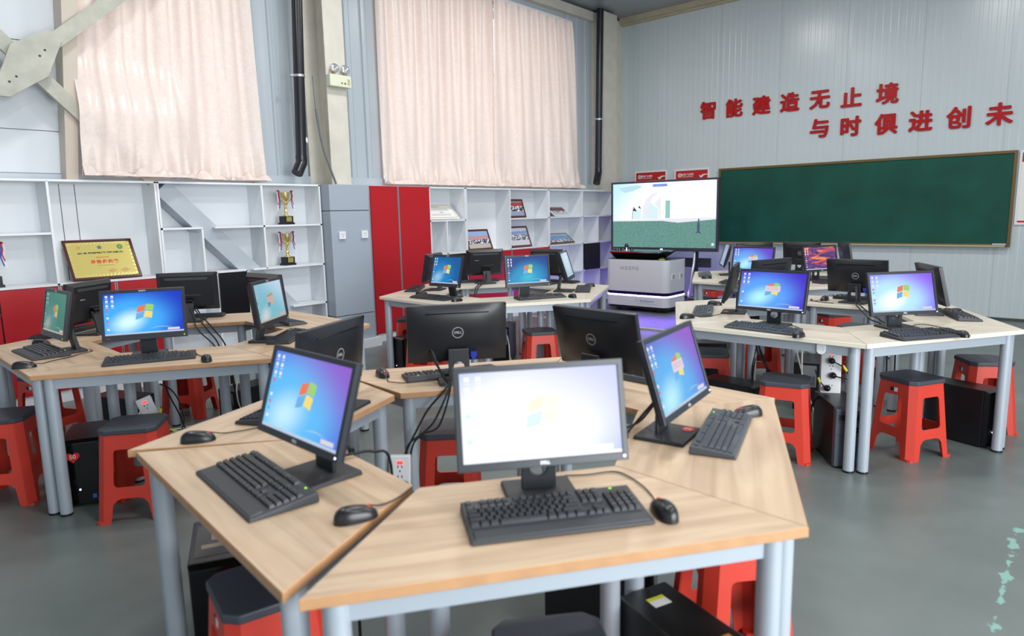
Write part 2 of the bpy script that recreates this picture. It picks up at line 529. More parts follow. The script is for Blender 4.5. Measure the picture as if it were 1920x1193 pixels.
# ------------------------------------------------------------------ curtains
def curtain_mat():
    M = bpy.data.materials.new('satin_curtain'); M.use_nodes = True
    nt = M.node_tree; L = nt.links; b = nt.nodes['Principled BSDF']; out = nt.nodes['Material Output']
    tc = nt.nodes.new('ShaderNodeTexCoord'); n = nt.nodes.new('ShaderNodeTexNoise')
    n.inputs['Scale'].default_value = 26; n.inputs['Detail'].default_value = 4; n.inputs['Distortion'].default_value = 1.5
    L.new(tc.outputs['Object'], n.inputs['Vector'])
    r = nt.nodes.new('ShaderNodeValToRGB'); e = r.color_ramp.elements
    e[0].position = .35; e[0].color = lin((236, 224, 217)); e[1].position = .65; e[1].color = lin((246, 235, 229))
    L.new(n.outputs['Fac'], r.inputs[0]); L.new(r.outputs[0], b.inputs['Base Color'])
    b.inputs['Roughness'].default_value = .3
    b.inputs['Sheen Weight'].default_value = .15
    t = nt.nodes.new('ShaderNodeBsdfTranslucent'); t.inputs[0].default_value = lin((252, 220, 204))
    mx = nt.nodes.new('ShaderNodeMixShader'); mx.inputs[0].default_value = .28
    L.new(b.outputs[0], mx.inputs[1]); L.new(t.outputs[0], mx.inputs[2]); L.new(mx.outputs[0], out.inputs['Surface'])
    return M
CURT = curtain_mat()
def sst(a, b_, x):
    t = min(1, max(0, (x-a)/(b_-a))); return t*t*(3-2*t)
def curtain(name, label, xt, xb, zt, zb, yfun, folds, seed, amp=.035, nx=220, nz=46, puddle=.13, group=None):
    rr = random.Random(seed)
    ph = [rr.uniform(0, 6.28) for _ in range(8)]; fr = [folds*rr.uniform(.9, 1.1), folds*rr.uniform(.45, .6), folds*rr.uniform(1.7, 2.1)]
    b = MB(); vs = []; fs = []
    np_ = 12
    for j in range(nz+1+np_):
        for i in range(nx+1):
            u = i/nx
            if j <= nz:
                t = j/nz
                z = zt+(zb-zt)*t
                x0 = xt[0]+(xb[0]-xt[0])*t; x1 = xt[1]+(xb[1]-xt[1])*t
                pinch = math.exp(-t*14)
                v = math.sin(u*fr[0]*6.28+ph[0]+.7*math.sin(u*5+ph[3]+t*.9))
                v = math.copysign(abs(v)**.8, v)
                s = v*(1-.72*sst(.05, 1, t))
                s += (.35+.35*t)*math.sin(u*fr[1]*6.28+ph[1]+t*1.3)
                s += .30*math.sin(u*fr[1]*.43*6.28+ph[2]+t*2.0)
                fade = sst(.86, 1, t)
                s += fade*.5*math.sin(u*fr[0]*1.7*6.28+ph[5]+t*6)
                x = x0+(x1-x0)*u+.014*math.sin(u*fr[0]*6.28+ph[4])*(1-.5*t)
                y = yfun(x, z)-.012+amp*s*(1-.35*pinch)-.03*fade*(1+math.sin(u*17+ph[5]))
            else:
                q = (j-nz)/np_
                x = xb[0]+(xb[1]-xb[0])*u+.03*q*math.sin(u*40+ph[6])
                yb = yfun(x, zb)-.045
                y = yb-puddle*q*(.6+.4*math.sin(u*23+ph[2])*math.sin(u*9+ph[1]))
                cr_ = .5+.5*math.sin(u*37+ph[7]+q*3)*math.sin(u*15+ph[0]); cr2 = .5+.5*math.sin(u*71+ph[3]-q*4)
                z = zb+.008+math.sin(q*PI)*(.012+.06*cr_**2)+.022*cr2*math.sin(q*PI)-.004*q
                z = max(z, 1.850+.004*cr2)
            vs.append((x, y, z))
    N = nx+1
    for j in range(nz+np_):
        for i in range(nx):
            fs.append((j*N+i, j*N+i+1, (j+1)*N+i+1, (j+1)*N+i))
    b.add(vs, fs)
    o = b.build(name, CURT, smooth=False, recalc=False)
    for p in o.data.polygons: p.use_smooth = True
    return tag(o, label, 'curtain', group)
def y1(x, z):
    # hangs behind the upper brace and is pulled over the lower one
    d = (z-1.69+1.03*(x-2.75))*.7
    over = (1-sst(2.35, 2.95, z))*(1-sst(2.7, 3.1, x))
    return 6.77-.19*over-.03*(1-sst(-.2, .12, abs(d)))*over
curtain('curtain', 'pinkish satin curtain draped over the diagonal steel brace at left', (2.2, 3.68), (1.97, 3.74), 4.55, 1.875, y1, 8, 3, amp=.04)
curtain('curtain', 'wide left half of the double satin curtain, beside the emergency light', (5.31, 7.31), (5.30, 7.28), 4.46, 1.875, lambda x, z: 6.785, 9, 11, amp=.046)
curtain('curtain', 'right half of the double satin curtain, beside the corner drain pipe', (7.27, 9.1), (7.235, 9.34), 4.43, 1.875, lambda x, z: 6.73, 9, 29, amp=.046)
b = MB(); b.box2((5.25, 6.80, 4.44), (9.2, 6.84, 4.5)); tag(b.build('curtain_rail', WHITEP), 'white curtain rail above the double satin curtain', 'rail')

# ------------------------------------------------------------------ steel cross brace with gusset plate
t = thing('cross_brace', 'old grey steel cross brace with bolted gusset plate at top left', 'brace', (1.71, 6.6, 2.75))
def bar(b, x0, z0, x1, z1, wd, ya, yb):
    d = Vector((x1-x0, 0, z1-z0)).normalized(); nrm = Vector((-d.z, 0, d.x))*wd/2
    p = [Vector((x0, 0, z0))+nrm, Vector((x1, 0, z1))+nrm, Vector((x1, 0, z1))-nrm, Vector((x0, 0, z0))-nrm]
    b.hexa([(q.x, ya, q.z) for q in p], [(q.x, yb, q.z) for q in p])
b = MB(); bar(b, -.75, -.62, 1.3, 1.17, .115, -.025, .03); b.build('brace_bar', BRACE, t)
b = MB(); bar(b, -1.2, 1.23, .87, -.9, .115, .035, .075); b.build('brace_bar', BRACE, t)
b = MB()
g = [(1.856, 3.03), (1.945, 2.955), (1.822, 2.66), (1.545, 2.47), (1.41, 2.47), (1.46, 2.56), (1.585, 2.87)]
b.prism([(p[0]-1.71, p[1]-2.75) for p in g], -.045, -.025, 'xz'); b.build('gusset_plate', BRACE, t, bevel=.003)
for p in ((1.815, 2.86), (1.775, 2.81), (1.60, 2.63), (1.55, 2.585)):
    b = MB(); b.cyl((p[0]-1.71, -.047, p[1]-2.75), (p[0]-1.71, -.040, p[1]-2.75), .009, 10); b.build('bolt_hole', DARKP, t)

# ------------------------------------------------------------------ drain pipes
def drain(name, label, xt, yt, xb, yb, zb, ex, ez, clampz):
    t = thing(name, label, 'pipe', (xb, yb, zb))
    b = MB(); b.cyl((xt-xb, yt-yb, 4.74-zb), (0, 0, 0), .056, 24); b.build('pipe', PIPE, t, smooth=True)
    b = MB(); b.tube([(0, 0, .05), (0, 0, -.02), (ex*.35, -.01, ez*.45), (ex, -.03, ez)], .06, 20); b.build('elbow', PIPE, t, smooth=True)
    k = (clampz-zb)/(4.74-zb); cx, cy = (xt-xb)*k, (yt-yb)*k
    b = MB(); b.cyl((cx, cy, clampz-zb-.012), (cx, cy, clampz-zb+.012), .062, 24); b.box2((cx-.1, cy-.008, clampz-zb-.01), (cx-.05, cy+.03, clampz-zb+.01)); b.build('pipe_clamp', ALU, t, smooth=True)
    return t
t = drain('drain_pipe', 'black drain pipe with bent foot left of the emergency light column', 4.20, 6.60, 4.10, 6.62, 2.10, -.08, -.14, 2.97)
b = MB(); b.prism([(.022*math.cos(a*PI/8), .03*math.sin(a*PI/8)) for a in range(16)], -.0585, -.0565, 'xz'); st = b.build('sticker', PAPER, t); st.location = (.022, 0, .21); st.rotation_euler = (0, 0, .5)
drain('drain_pipe', 'black drain pipe in the far corner beside the double curtain', 9.72, 6.60, 9.66, 6.60, 2.16, -.1, -.2, 3.0)
b = MB(); b.tube([(4.255, 6.55, 2.98), (4.262, 6.55, 2.72), (4.27, 6.55, 2.62)], .004, 5); b.tube([(4.27, 6.55, 2.64), (4.28, 6.52, 2.4), (4.30, 6.49, 2.2), (4.36, 6.47, 2.0), (4.41, 6.46, 1.85)], .011, 8)
tag(b.build('conduit_cable', mat('grey_conduit', (96, 100, 104), .5), smooth=True), 'thin grey cable dangling beside the emergency light column', 'cable')

# ------------------------------------------------------------------ emergency light
t = thing('emergency_light', 'cream twin-head emergency light on the steel column', 'emergency light', (4.52, 6.44, 2.95))
CREAMP = mat('cream_plastic', (214, 218, 196), .45)
b = MB(); b.box2((-.135, -.02, -.07), (.135, .058, .055)); b.build('housing', CREAMP, t, bevel=.008)
for sx in (-.06, .075):
    b = MB(); b.cyl((sx, .01, .052), (sx, .01, .085), .012, 10); b.build('lamp_neck', mat('brass', (180, 140, 60), .3, .9), t)
    b = MB(); b.T = Matrix.Translation((sx, 0, .118)) @ Matrix.Rotation(R_(90), 4, 'X') @ Matrix.Rotation(R_(-10), 4, 'X')
    b.lathe([(.015, -.035), (.04, -.02), (.05, .012), (.05, .016), (.044, .02), (.02, .026), (.003, .027)], n=20); b.build('lamp_head', mat('lamp_reflector', (196, 200, 206), .15, .6), t, smooth=True)
b = MB(); b.box2((.085, -.0215, -.045), (.115, -.0195, .02)); b.build('switch_plate', mat('olive_plate', (180, 174, 124), .5), t)
b = MB(); b.box2((.04, -.0215, -.04), (.065, -.0195, -.022)); b.build('red_button', mat('dull_red', (150, 80, 88), .5), t)
b = MB(); b.cyl((.012, -.0215, -.03), (.012, -.0195, -.03), .011, 14); b.build('green_button', mat('dull_green', (90, 130, 124), .5), t)
b = MB(); b.T = frame_mat((-.04, -.0205, -.03), (1, 0, 0), (0, 0, 1)); b.mesh(text_mesh('- -', .02)); b.build('printed_mark', DARK_INK, t)

# ------------------------------------------------------------------ cabinets along the back wall
Y0, Y1 = 6.53, 6.83
def cabinet(name, label, x0, x1, boards, doors=(), kick=True):
    xc = (x0+x1)/2
    t = thing(name, label, 'cabinet', (xc, Y0, 0))
    b = MB()
    for a in boards: b.box2((a[0]-xc, .004, a[2]), (a[1]-xc, Y1-Y0-.012, a[3]))
    b.box2((x0-xc+.002, Y1-Y0-.012, .05), (x1-xc-.002, Y1-Y0, 1.84))
    if kick: b.box2((x0-xc, .0, 0), (x1-xc, Y1-Y0, .085))
    b.build('carcass', WHITE_B, t)
    for k, (a0, a1, z0, z1, mm) in enumerate(doors):
        b = MB(); b.box2((a0-xc, -.012, z0), (a1-xc, .004, z1)); b.build('door', mm, t, bevel=.0015, seg=1)
    return t
T_ = .018
def V(x, z0, z1): return (x-T_/2, x+T_/2, z0, z1)
def Hh(x0, x1, z): return (x0, x1, z-T_/2, z+T_/2)
A0, A1 = .86, 2.555
t = cabinet('display_cabinet', 'white cabinet with red lower doors holding the gold plaque', A0, A1,
    [V(A0+.01, .08, 1.84), V(A1-.01, .08, 1.84), Hh(A0, A1, 1.836), V(1.71, .98, 1.83), Hh(A0, 1.70, 1.408), Hh(A0, A1, .985), Hh(A0, A1, .09)],
    [(A0+.005, 1.285, .1, .972, RED_D), (1.295, 1.695, .1, .972, RED_D), (1.722, 2.125, .1, .972, RED_D), (2.148, 2.545, .1, .972, RED_D)])
b = MB()
for x in (1.868, 1.985): b.box2((x-.0025-1.7075, Y1-Y0-.0135, 1.0), (x+.0025-1.7075, Y1-Y0-.0118, 1.82))
b.build('back_panel_pattern', DARKP, t)
for x in (1.709, 2.136):
    b = MB(); b.box2((x-.011-1.7075, -.010, .1), (x-.003-1.7075, .003, .972)); b.box2((x+.003-1.7075, -.010, .1), (x+.011-1.7075, .003, .972)); b.build('door_trim', ALU, t)
B0, B1 = 2.557, 4.25
cabinet('display_cabinet', 'white open cabinet with a boxed diagonal brace and two trophies', B0, B1,
    [V(B0+.01, .08, 1.84), V(B1-.01, .08, 1.84), Hh(B0, B1, 1.836), V(3.57, .985, 1.83), Hh(B0, 2.945, 1.416), V(2.936, .985, 1.41), Hh(3.06, B1, 1.416), Hh(B0, 3.36, .985), Hh(3.42, B1, .985),
     V(3.35, .09, .985), V(3.04, .09, .985), Hh(B0, 3.35, .55), Hh(3.84, B1, .56), Hh(B0, B1, .09)],
    [(3.052, 3.342, .556, .975, BLK_D)])
# the boxed-in diagonal brace inside that cabinet
b = MB(); bar(b, 2.63, 1.80, 4.12, .265, .17, 6.60, 6.79)
tag(b.build('brace_cladding', mat('grey_clad_panel', (176, 184, 192), .45)), 'grey boxed diagonal brace running down through the trophy cabinet', 'brace cover')
# pillar cladding with sockets
b = MB(); P0, P1, PY = 4.262, 4.775, 6.385
b.box2((P0, PY, .1), (P1, YA-.06, .396)); b.box2((P0, PY, .404), (P1, YA-.06, 1.556)); b.box2((P0, PY, 1.564), (P1, YA-.06, 1.842))
struct(b.build('pillar_casing', CLAD, bevel=.002))
b = MB(); b.box2((P0+.004, PY+.004, .09), (P1-.004, YA-.07, 1.84)); struct(b.build('pillar_core', DARKP))
b = MB(); b.box2((P0-.04, PY-.04, 0), (P1+.06, PY+.2, .1)); struct(b.build('baseboard_back', WHITE_B))
for k, x in enumerate((4.39, 4.688)):
    t = thing('wall_socket', ('left' if k == 0 else 'right')+' one of the two white sockets on the grey pillar', 'socket', (x, PY, 1.292))
    b = MB(); b.box2((-.042, -.022, -.042), (.042, -.0005, .042)); b.build('socket_plate', WHITEP, t, bevel=.004)
    b = MB()
    for q in (-.012, .012): b.box2((q-.003, -.0232, .008), (q+.003, -.0215, .018))
    b.box2((-.003, -.0232, -.016), (.003, -.0215, -.006)); b.build('socket_holes', DARKP, t)
D0, D1 = 4.90, 5.815
t = cabinet('tall_cabinet', 'tall cabinet with two full-height red doors right of the grey pillar', D0, D1,
    [V(D0+.01, .08, 1.84), V(D1-.01, .08, 1.84), Hh(D0, D1, 1.836), Hh(D0, D1, .09)], [(D0+.002, 5.30, .1, 1.842, RED_D), (5.328, D1-.004, .1, 1.842, RED_D)])
b = MB(); b.box2((5.303-5.3575, -.011, .1), (5.312-5.3575, .003, 1.842)); b.box2((5.316-5.3575, -.011, .1), (5.325-5.3575, .003, 1.842)); b.build('door_trim', ALU, t)
E0, E1 = 5.818, 6.462
cabinet('display_cabinet', 'narrow white cabinet with the white certificate right of tall red doors', E0, E1,
    [V(E0+.01, .08, 1.84), V(E1-.01, .08, 1.84), Hh(E0, E1, 1.836), Hh(E0, E1, 1.418), V(6.112, .09, 1.41), Hh(E0, E1, .99), Hh(E0, E1, .55), Hh(E0, E1, .09)],
    [(6.125, 6.446, .556, .98, BLK_D)])
F0, F1 = 6.466, 8.236
t = cabinet('display_cabinet', 'white cabinet with framed group photos above low red doors', F0, F1,
    [V(F0+.01, .08, 1.84), V(F1-.01, .08, 1.84), Hh(F0, F1, 1.836), V(7.352, .98, 1.83), Hh(7.36, F1, 1.416), Hh(F0, F1, .985), Hh(F0, F1, .09)],
    [(F0+.004, 7.336, .1, .974, RED_D), (7.366, F1-.004, .1, .974, RED_D)])
b = MB(); b.box2((6.70-7.351, Y1-Y0-.0135, 1.0), (6.706-7.351, Y1-Y0-.0118, 1.82)); b.build('back_panel_pattern', DARKP, t)
b = MB(); b.box2((7.34-7.351, -.011, .1), (7.348-7.351, .003, .974)); b.box2((7.354-7.351, -.011, .1), (7.362-7.351, .003, .974)); b.build('door_trim', ALU, t)
G0, G1 = 8.24, 10.0
cabinet('display_cabinet', 'white open cabinet with a black door, left of the big television', G0, G1,
    [V(G0+.01, .08, 1.84), V(G1-.01, .08, 1.84), Hh(G0, G1, 1.836), V(9.112, .09, 1.83), Hh(G0, G1, 1.422), V(9.56, .985, 1.415), Hh(G0, G1, .99), V(9.595, .09, .985), Hh(G0, G1, .545), Hh(G0, G1, .09)],
    [(9.165, 9.588, .55, .98, BLK_D)])

# ------------------------------------------------------------------ things on the shelves
def leaning(name, label, cat, x0, x1, zb, yb, dz, dy, fw_, fmat, art, back=True, group=None):
    """a picture leaning back: bottom edge at (yb, zb), its top dz higher and dy further back"""
    t = thing(name, label, cat, ((x0+x1)/2, yb, zb), 0, group)
    t.rotation_euler = (-math.atan2(dy, dz), 0, 0)
    t.location.z += .014*math.sin(math.atan2(dy, dz))
    W = x1-x0; H = math.hypot(dy, dz)
    if fw_:
        b = MB(); b.holed([(-W/2, 0), (W/2, 0), (W/2, H), (-W/2, H)], [(-W/2+fw_, fw_), (W/2-fw_, fw_), (W/2-fw_, H-fw_), (-W/2+fw_, H-fw_)], -.006, .014)
        b.build('frame', fmat, t, bevel=.002, seg=1)
    b = MB(); b.box2((-W/2+fw_*.9+.0005, 0, fw_*.9+.0005), (W/2-fw_*.9-.0005, .009, H-fw_*.9-.0005)); b.build('picture', art[0], t)
    for nm, sh, mm in art[1](W, H, fw_): 
        sh.build(nm, mm, t)
    return t
def photo_mat(name, sky, mid, crowd, ground, y1_, y2_, y3_, seed):
    """group photograph: sky, buildings, a speckled crowd, ground, by local height"""
    M = bpy.data.materials.new(name); M.use_nodes = True
    nt = M.node_tree; b = nt.nodes['Principled BSDF']; L = nt.links
    tc = nt.nodes.new('ShaderNodeTexCoord'); sp = nt.nodes.new('ShaderNodeSeparateXYZ'); L.new(tc.outputs['Generated'], sp.inputs[0])
    n = nt.nodes.new('ShaderNodeTexVoronoi'); n.inputs['Scale'].default_value = 60; L.new(tc.outputs['Object'], n.inputs['Vector'])
    n2 = nt.nodes.new('ShaderNodeTexNoise'); n2.inputs['Scale'].default_value = 30; L.new(tc.outputs['Object'], n2.inputs['Vector'])
    ad = nt.nodes.new('ShaderNodeMath'); ad.operation = 'MULTIPLY_ADD'; L.new(n2.outputs['Fac'], ad.inputs[0]); ad.inputs[1].default_value = .14; L.new(sp.outputs[2], ad.inputs[2])
    r = nt.nodes.new('ShaderNodeValToRGB'); r.color_ramp.interpolation = 'CONSTANT'; e = r.color_ramp.elements
    e[0].position = 0; e[0].color = lin(ground); e[1].position = y1_+.07; e[1].color = lin(crowd)
    for p, c in ((y2_+.07, mid), (y3_+.07, sky)):
        q = e.new(p); q.color = lin(c)
    L.new(ad.outputs[0], r.inputs[0])
    gt = nt.nodes.new('ShaderNodeMath'); gt.operation = 'COMPARE'; L.new(sp.outputs[2], gt.inputs[0]); gt.inputs[1].default_value = (y1_+y2_)/2; gt.inputs[2].default_value = (y2_-y1_)/2
    sp2 = nt.nodes.new('ShaderNodeMath'); sp2.operation = 'MULTIPLY'; L.new(gt.outputs[0], sp2.inputs[0])
    st = nt.nodes.new('ShaderNodeMath'); st.operation = 'LESS_THAN'; sx = nt.nodes.new('ShaderNodeSeparateColor'); L.new(n.outputs['Color'], sx.inputs[0]); L.new(sx.outputs[0], st.inputs[0]); st.inputs[1].default_value = .5
    L.new(st.outputs[0], sp2.inputs[1])
    mx = nt.nodes.new('ShaderNodeMix'); mx.data_type = 'RGBA'; L.new(sp2.outputs[0], mx.inputs['Factor']); L.new(r.outputs[0], mx.inputs[6]); mx.inputs[7].default_value = lin((226, 226, 228))
    L.new(mx.outputs[2], b.inputs['Base Color']); b.inputs['Roughness'].default_value = .25
    return M
NOART = lambda W, H, f: []
# gold plaque
def plaque_art(W, H, f):
    out = []
    def txt(nm, s, x, z, size, mm, off=0.0):
        b = MB(); b.T = frame_mat((x, -.0012, z), (1, 0, 0), (0, 0, 1)); b.mesh(text_mesh(s, size, 0, off)); out.append((nm, b, mm))
    txt('title_line', '2021一带一路暨金砖国家技能发展与技术创新大赛', 0, H*.66, .0165, mat('plaque_ink', (40, 44, 24), .5), .001)
    txt('small_line', '建筑信息模型赛项', 0, H*.545, .013, mat('plaque_orange', (198, 110, 40), .5))
    txt('award_line', '优 秀 组 织 奖', .01, H*.43, .036, mat('plaque_red', (206, 70, 40), .5), .002)
    txt('english_line', 'Excellent Organization Award', .01, H*.34, .011, mat('plaque_orange2', (190, 120, 50), .5))
    for x in (.05, .155):
        b2 = MB(); b2.T = frame_mat((x, -.0012, H*.2), (1, 0, 0), (0, 0, 1));
        b2.ring(.015, .018); b2.box((0, 0, .0003), (.075, .004, .0004)); out.append(('seal', b2, mat('seal_red', (204, 120, 70), .5)))
    b2 = MB(); b2.T = frame_mat((0, -.0012, H*.80), (1, 0, 0), (0, 0, 1))
    st = [(math.sin(k*PI/5)*(.024 if k % 2 == 0 else .011), math.cos(k*PI/5)*(.024 if k % 2 == 0 else .011)) for k in range(10)]
    b2.prism(st, 0, .0006); out.append(('star_emblem', b2, mat('emblem_green', (52, 110, 84), .5)))
    b2 = MB(); b2.T = frame_mat((.165, -.0012, H*.80), (1, 0, 0), (0, 0, 1)); b2.ring(.006, .025); out.append(('round_emblem', b2, mat('emblem_green2', (84, 140, 62), .5)))
    b2 = MB(); b2.T = frame_mat((-.165, -.0012, H*.805), (1, 0, 0), (0, 0, 1)); b2.ring(.008, .013); out.append(('ring_emblem', b2, mat('emblem_orange', (206, 130, 50), .5)))
    # the bright embossed rays of the border
    b2 = MB(); b2.T = frame_mat((0, -.0008, 0), (1, 0, 0), (0, 0, 1))
    w2 = W/2-f; n = 17
    for k in range(n):
        x = -w2+.02+(2*w2-.04)*k/(n-1); sl = x*.09
        for z0, z1 in ((f+.004, f+.026), (H-f-.026, H-f-.004)):
            s2 = sl if z0 < H/2 else -sl
            b2.add([(x-.005-s2, z0, 0), (x+.004-s2, z0, 0), (x+.005+s2, z1, 0), (x-.004+s2, z1, 0)], [(0, 1, 2, 3)])
    for k in range(9):
        z = f+.03+(H-2*f-.06)*k/8; sl = (z-H/2)*.08
        for x0, x1 in ((-w2+.004, -w2+.02), (w2-.02, w2-.004)):
            b2.add([(x0, z-.004, 0), (x1, z-.004+sl, 0), (x1, z+.004+sl, 0), (x0, z+.004, 0)], [(0, 1, 2, 3)])
    out.append(('border_pattern', b2, mat('ray_gold', (238, 228, 150), .25, .4)))
    return out
leaning('award_plaque', 'gold award plaque in a dark red frame on the white cabinet', 'plaque', 1.825, 2.375, .996, 6.57, .335, .20, .022, mat('dark_red_frame', (66, 12, 18), .3), (GOLDP, plaque_art))
def cert_art(W, H, f):
    out = []
    b = MB(); b.holed([(-W/2+.02, .02), (W/2-.02, .02), (W/2-.02, H-.02), (-W/2+.02, H-.02)], [(-W/2+.03, .03), (W/2-.03, .03), (W/2-.03, H-.03), (-W/2+.03, H-.03)], -.001, 0); out.append(('gold_border', b, mat('dull_gold_print', (190, 176, 130), .5)))
    for s, x, z, sz, mm in (('荣誉证书', -.02, H*.78, .034, mat('gold_print', (196, 176, 130), .5)), ('一等奖', .02, H*.42, .026, RED_INK)):
        b = MB(); b.T = frame_mat((x, -.001, z), (1, 0, 0), (0, 0, 1)); b.mesh(text_mesh(s, sz)); out.append(('printed_line', b, mm))
    b = MB()
    for q in (.62, .54, .3, .24): b.box2((-W*.3, -.001, H*q), (W*.3, 0, H*q+.006))
    out.append(('text_lines', b, mat('grey_print', (170, 168, 160), .6)))
    b = MB(); b.box2((-W/2, -.004, .0), (-W/2+.012, .006, H*.5)); out.append(('red_spine', b, RED_INK))
    return out
leaning('certificate', 'white certificate of honour leaning on a shelf beside the red doors', 'certificate', 5.84, 6.40, 1.429, 6.585, .20, .20, 0, None, (PAPER, cert_art))
PH1 = photo_mat('group_photo_sky', (150, 178, 216), (196, 150, 156), (70, 74, 90), (190, 184, 172), .26, .5, .72, 1)
PH2 = photo_mat('group_photo_hall', (150, 140, 140), (170, 60, 56), (50, 50, 64), (140, 160, 190), .28, .66, .86, 2)
PH3 = photo_mat('group_photo_field', (214, 220, 230), (150, 170, 206), (84, 86, 100), (206, 206, 210), .3, .6, .8, 3)
PH4 = photo_mat('group_photo_stage', (96, 90, 96), (120, 60, 62), (130, 132, 140), (190, 196, 204), .3, .55, .8, 4)
PH5 = photo_mat('group_photo_team', (196, 212, 226), (120, 160, 196), (60, 64, 84), (60, 60, 66), .1, .4, .78, 5)
leaning('framed_photo', 'brown framed group photo under a blue sky, lower left of the frames', 'photo', 6.55, 7.03, .997, 6.585, .28, .11, .026, FRAMEW, (PH1, NOART))
leaning('framed_photo', 'brown framed group photo with red banner on the upper shelf', 'photo', 7.375, 7.765, 1.428, 6.585, .265, .085, .026, FRAMEW, (PH2, NOART))
leaning('framed_photo', 'brown framed group photo with white glare on the lower shelf', 'photo', 7.375, 7.885, .997, 6.585, .30, .11, .026, FRAMEW, (PH3, NOART))
leaning('mounted_photo', 'small mounted photo lying back on the upper shelf near television', 'photo', 8.44, 8.86, 1.434, 6.57, .135, .20, .012, PAPER, (PH4, NOART))
leaning('framed_photo', 'thin bronze framed team photo lying back on the lower shelf', 'photo', 8.27, 8.95, 1.002, 6.57, .145, .19, .012, FRAMEG, (PH5, NOART))
# trophies
RIB_R = mat('red_ribbon', (190, 24, 34), .5); RIB_W = mat('white_ribbon', (226, 228, 236), .5); RIB_B = mat('blue_ribbon', (34, 64, 170), .5)
def make_trophy(label, loc, rz=0.0):
    t = thing('trophy', label, 'trophy', loc, rz, 'gold trophies on the shelves')
    b = MB(); b.box2((-.07, -.05, 0), (.07, .05, .02)); b.box2((-.058, -.043, .02), (.058, .043, .088)); b.build('plinth', BLACKP, t, bevel=.002)
    b = MB(); b.box2((-.032, -.0455, .03), (.036, -.0425, .08)); b.build('name_plate', GOLDP, t)
    b = MB(); b.lathe([(.04, .088), (.036, .095), (.02, .105), (.016, .12), (.022, .135), (.014, .15), (.012, .165), (.02, .175), (.012, .185), (.014, .2), (.03, .212), (.034, .225), (.026, .235), (.036, .247), (.05, .275), (.057, .31), (.06, .335), (.055, .335), (.05, .3), (.03, .26)], n=24); b.build('cup', GOLD, t, smooth=True)
    for s in (-1, 1):
        b = MB(); b.tube([(s*.035, 0, .245), (s*.06, 0, .25), (s*.083, 0, .285), (s*.085, 0, .33), (s*.07, 0, .345), (s*.057, 0, .33)], .005, 6); b.build('handle', GOLD, t, smooth=True)
        for mm, dx, ln in ((RIB_R, 0.0, .14), (RIB_W, .012, .2), (RIB_B, -.01, .18)):
            b = MB(); x = s*(.086+dx)
            pts = [(x, -.006, .345), (x+s*.004, -.014, .30), (x-s*.004, -.012, .345-ln*.6), (x+s*.012, -.014, .345-ln)]
            for q in range(3):
                a, c = pts[q], pts[q+1]
                b.hexa([(a[0]-.005, a[1], a[2]), (a[0]+.005, a[1], a[2]), (a[0]+.005, a[1]+.0012, a[2]), (a[0]-.005, a[1]+.0012, a[2])], [(c[0]-.005, c[1], c[2]), (c[0]+.005, c[1], c[2]), (c[0]+.005, c[1]+.0012, c[2]), (c[0]-.005, c[1]+.0012, c[2])])
            b.build('ribbon', mm, t)
        b = MB(); b.lathe([(.004, -.01), (.016, -.003), (.016, .003), (.004, .01)], (s*.086, -.004, .35), 8); b.build('bow', RIB_R, t)
    return t
t0 = make_trophy('gold trophy with ribbons on the upper shelf beside the grey pillar', (3.89, 6.65, 1.4255), R_(8))
dup(t0, (3.875, 6.65, .9945), R_(8), 'gold trophy with ribbons on the shelf below the other one', 'gold trophies on the shelves')
dup(t0, (1.285, 6.65, 1.4175), 0, 'trophy cut off at the photo left edge, upper shelf, red ribbon showing', 'gold trophies on the shelves')
dup(t0, (1.29, 6.65, .9945), 0, 'trophy cut off at the photo left edge, lower shelf above red doors', 'gold trophies on the shelves')

# ------------------------------------------------------------------ right wall: letters, chalkboard, posters
def wall_B(y, z, d=0.0): return frame_mat((XB-.002-d, y, z), (0, -1, 0), (0, 0, 1))
LET = [('智', 5.143, 3.075), ('能', 4.703, 3.062), ('建', 4.270, 3.052), ('造', 3.842, 3.046), ('无', 3.414, 3.030), ('止', 2.986, 3.011), ('境', 2.53, 3.003),
       ('与', 3.403, 2.626), ('时', 2.976, 2.612), ('俱', 2.525, 2.600), ('进', 2.108, 2.596), ('创', 1.680, 2.594), ('未', 1.244, 2.592)]
names = ['first', 'second', 'third', 'fourth', 'fifth', 'sixth', 'seventh']
for k, (ch, y, z) in enumerate(LET):
    me = text_mesh(ch, .284, .011, 0, center=False)
    xs = [v.co.x for v in me.vertices]; ys = [v.co.y for v in me.vertices]
    cx, cy = (min(xs)+max(xs))/2, (min(ys)+max(ys))/2
    b = MB(); b.T = Matrix.Translation((-cx, -cy, .012)); b.bold(me, .0092)
    row, idx = ('upper', k) if k < 7 else ('lower', k-7)
    o = b.build('wall_letter', LETTER)
    o.matrix_world = wall_B(y, z)
    tag(o, 'red character, %s from left in the %s row on the wall' % (names[idx], row), 'letter', 'red wall lettering')
CHALK = mat('green_chalkboard', (20, 76, 64), .6, noise=(2.2, .2), spec=.25)
t = thing('chalkboard', 'long green chalkboard in a bronze frame on the right wall', 'chalkboard', (XB-.002, 2.97, .94))
t.rotation_euler = (0, 0, R_(-90))
b = MB(); b.box2((-1.93, -.03, .015), (1.93, -.001, 1.18)); b.build('writing_surface', CHALK, t)
BRONZE = mat('bronze_frame', (112, 92, 56), .4, .4)
b = MB(); b.holed([(-1.95, 0), (1.95, 0), (1.95, 1.195), (-1.95, 1.195)], [(-1.915, .035), (1.915, .035), (1.915, 1.16), (-1.915, 1.16)], -.045, -.002); b.build('frame', BRONZE, t, bevel=.003)
b = MB(); b.box2((-1.9, -.085, .0), (1.9, -.045, .012)); b.box2((-1.9, -.088, .0), (1.9, -.083, .022)); b.build('chalk_tray', mat('pale_bronze', (186, 176, 140), .4, .3), t)
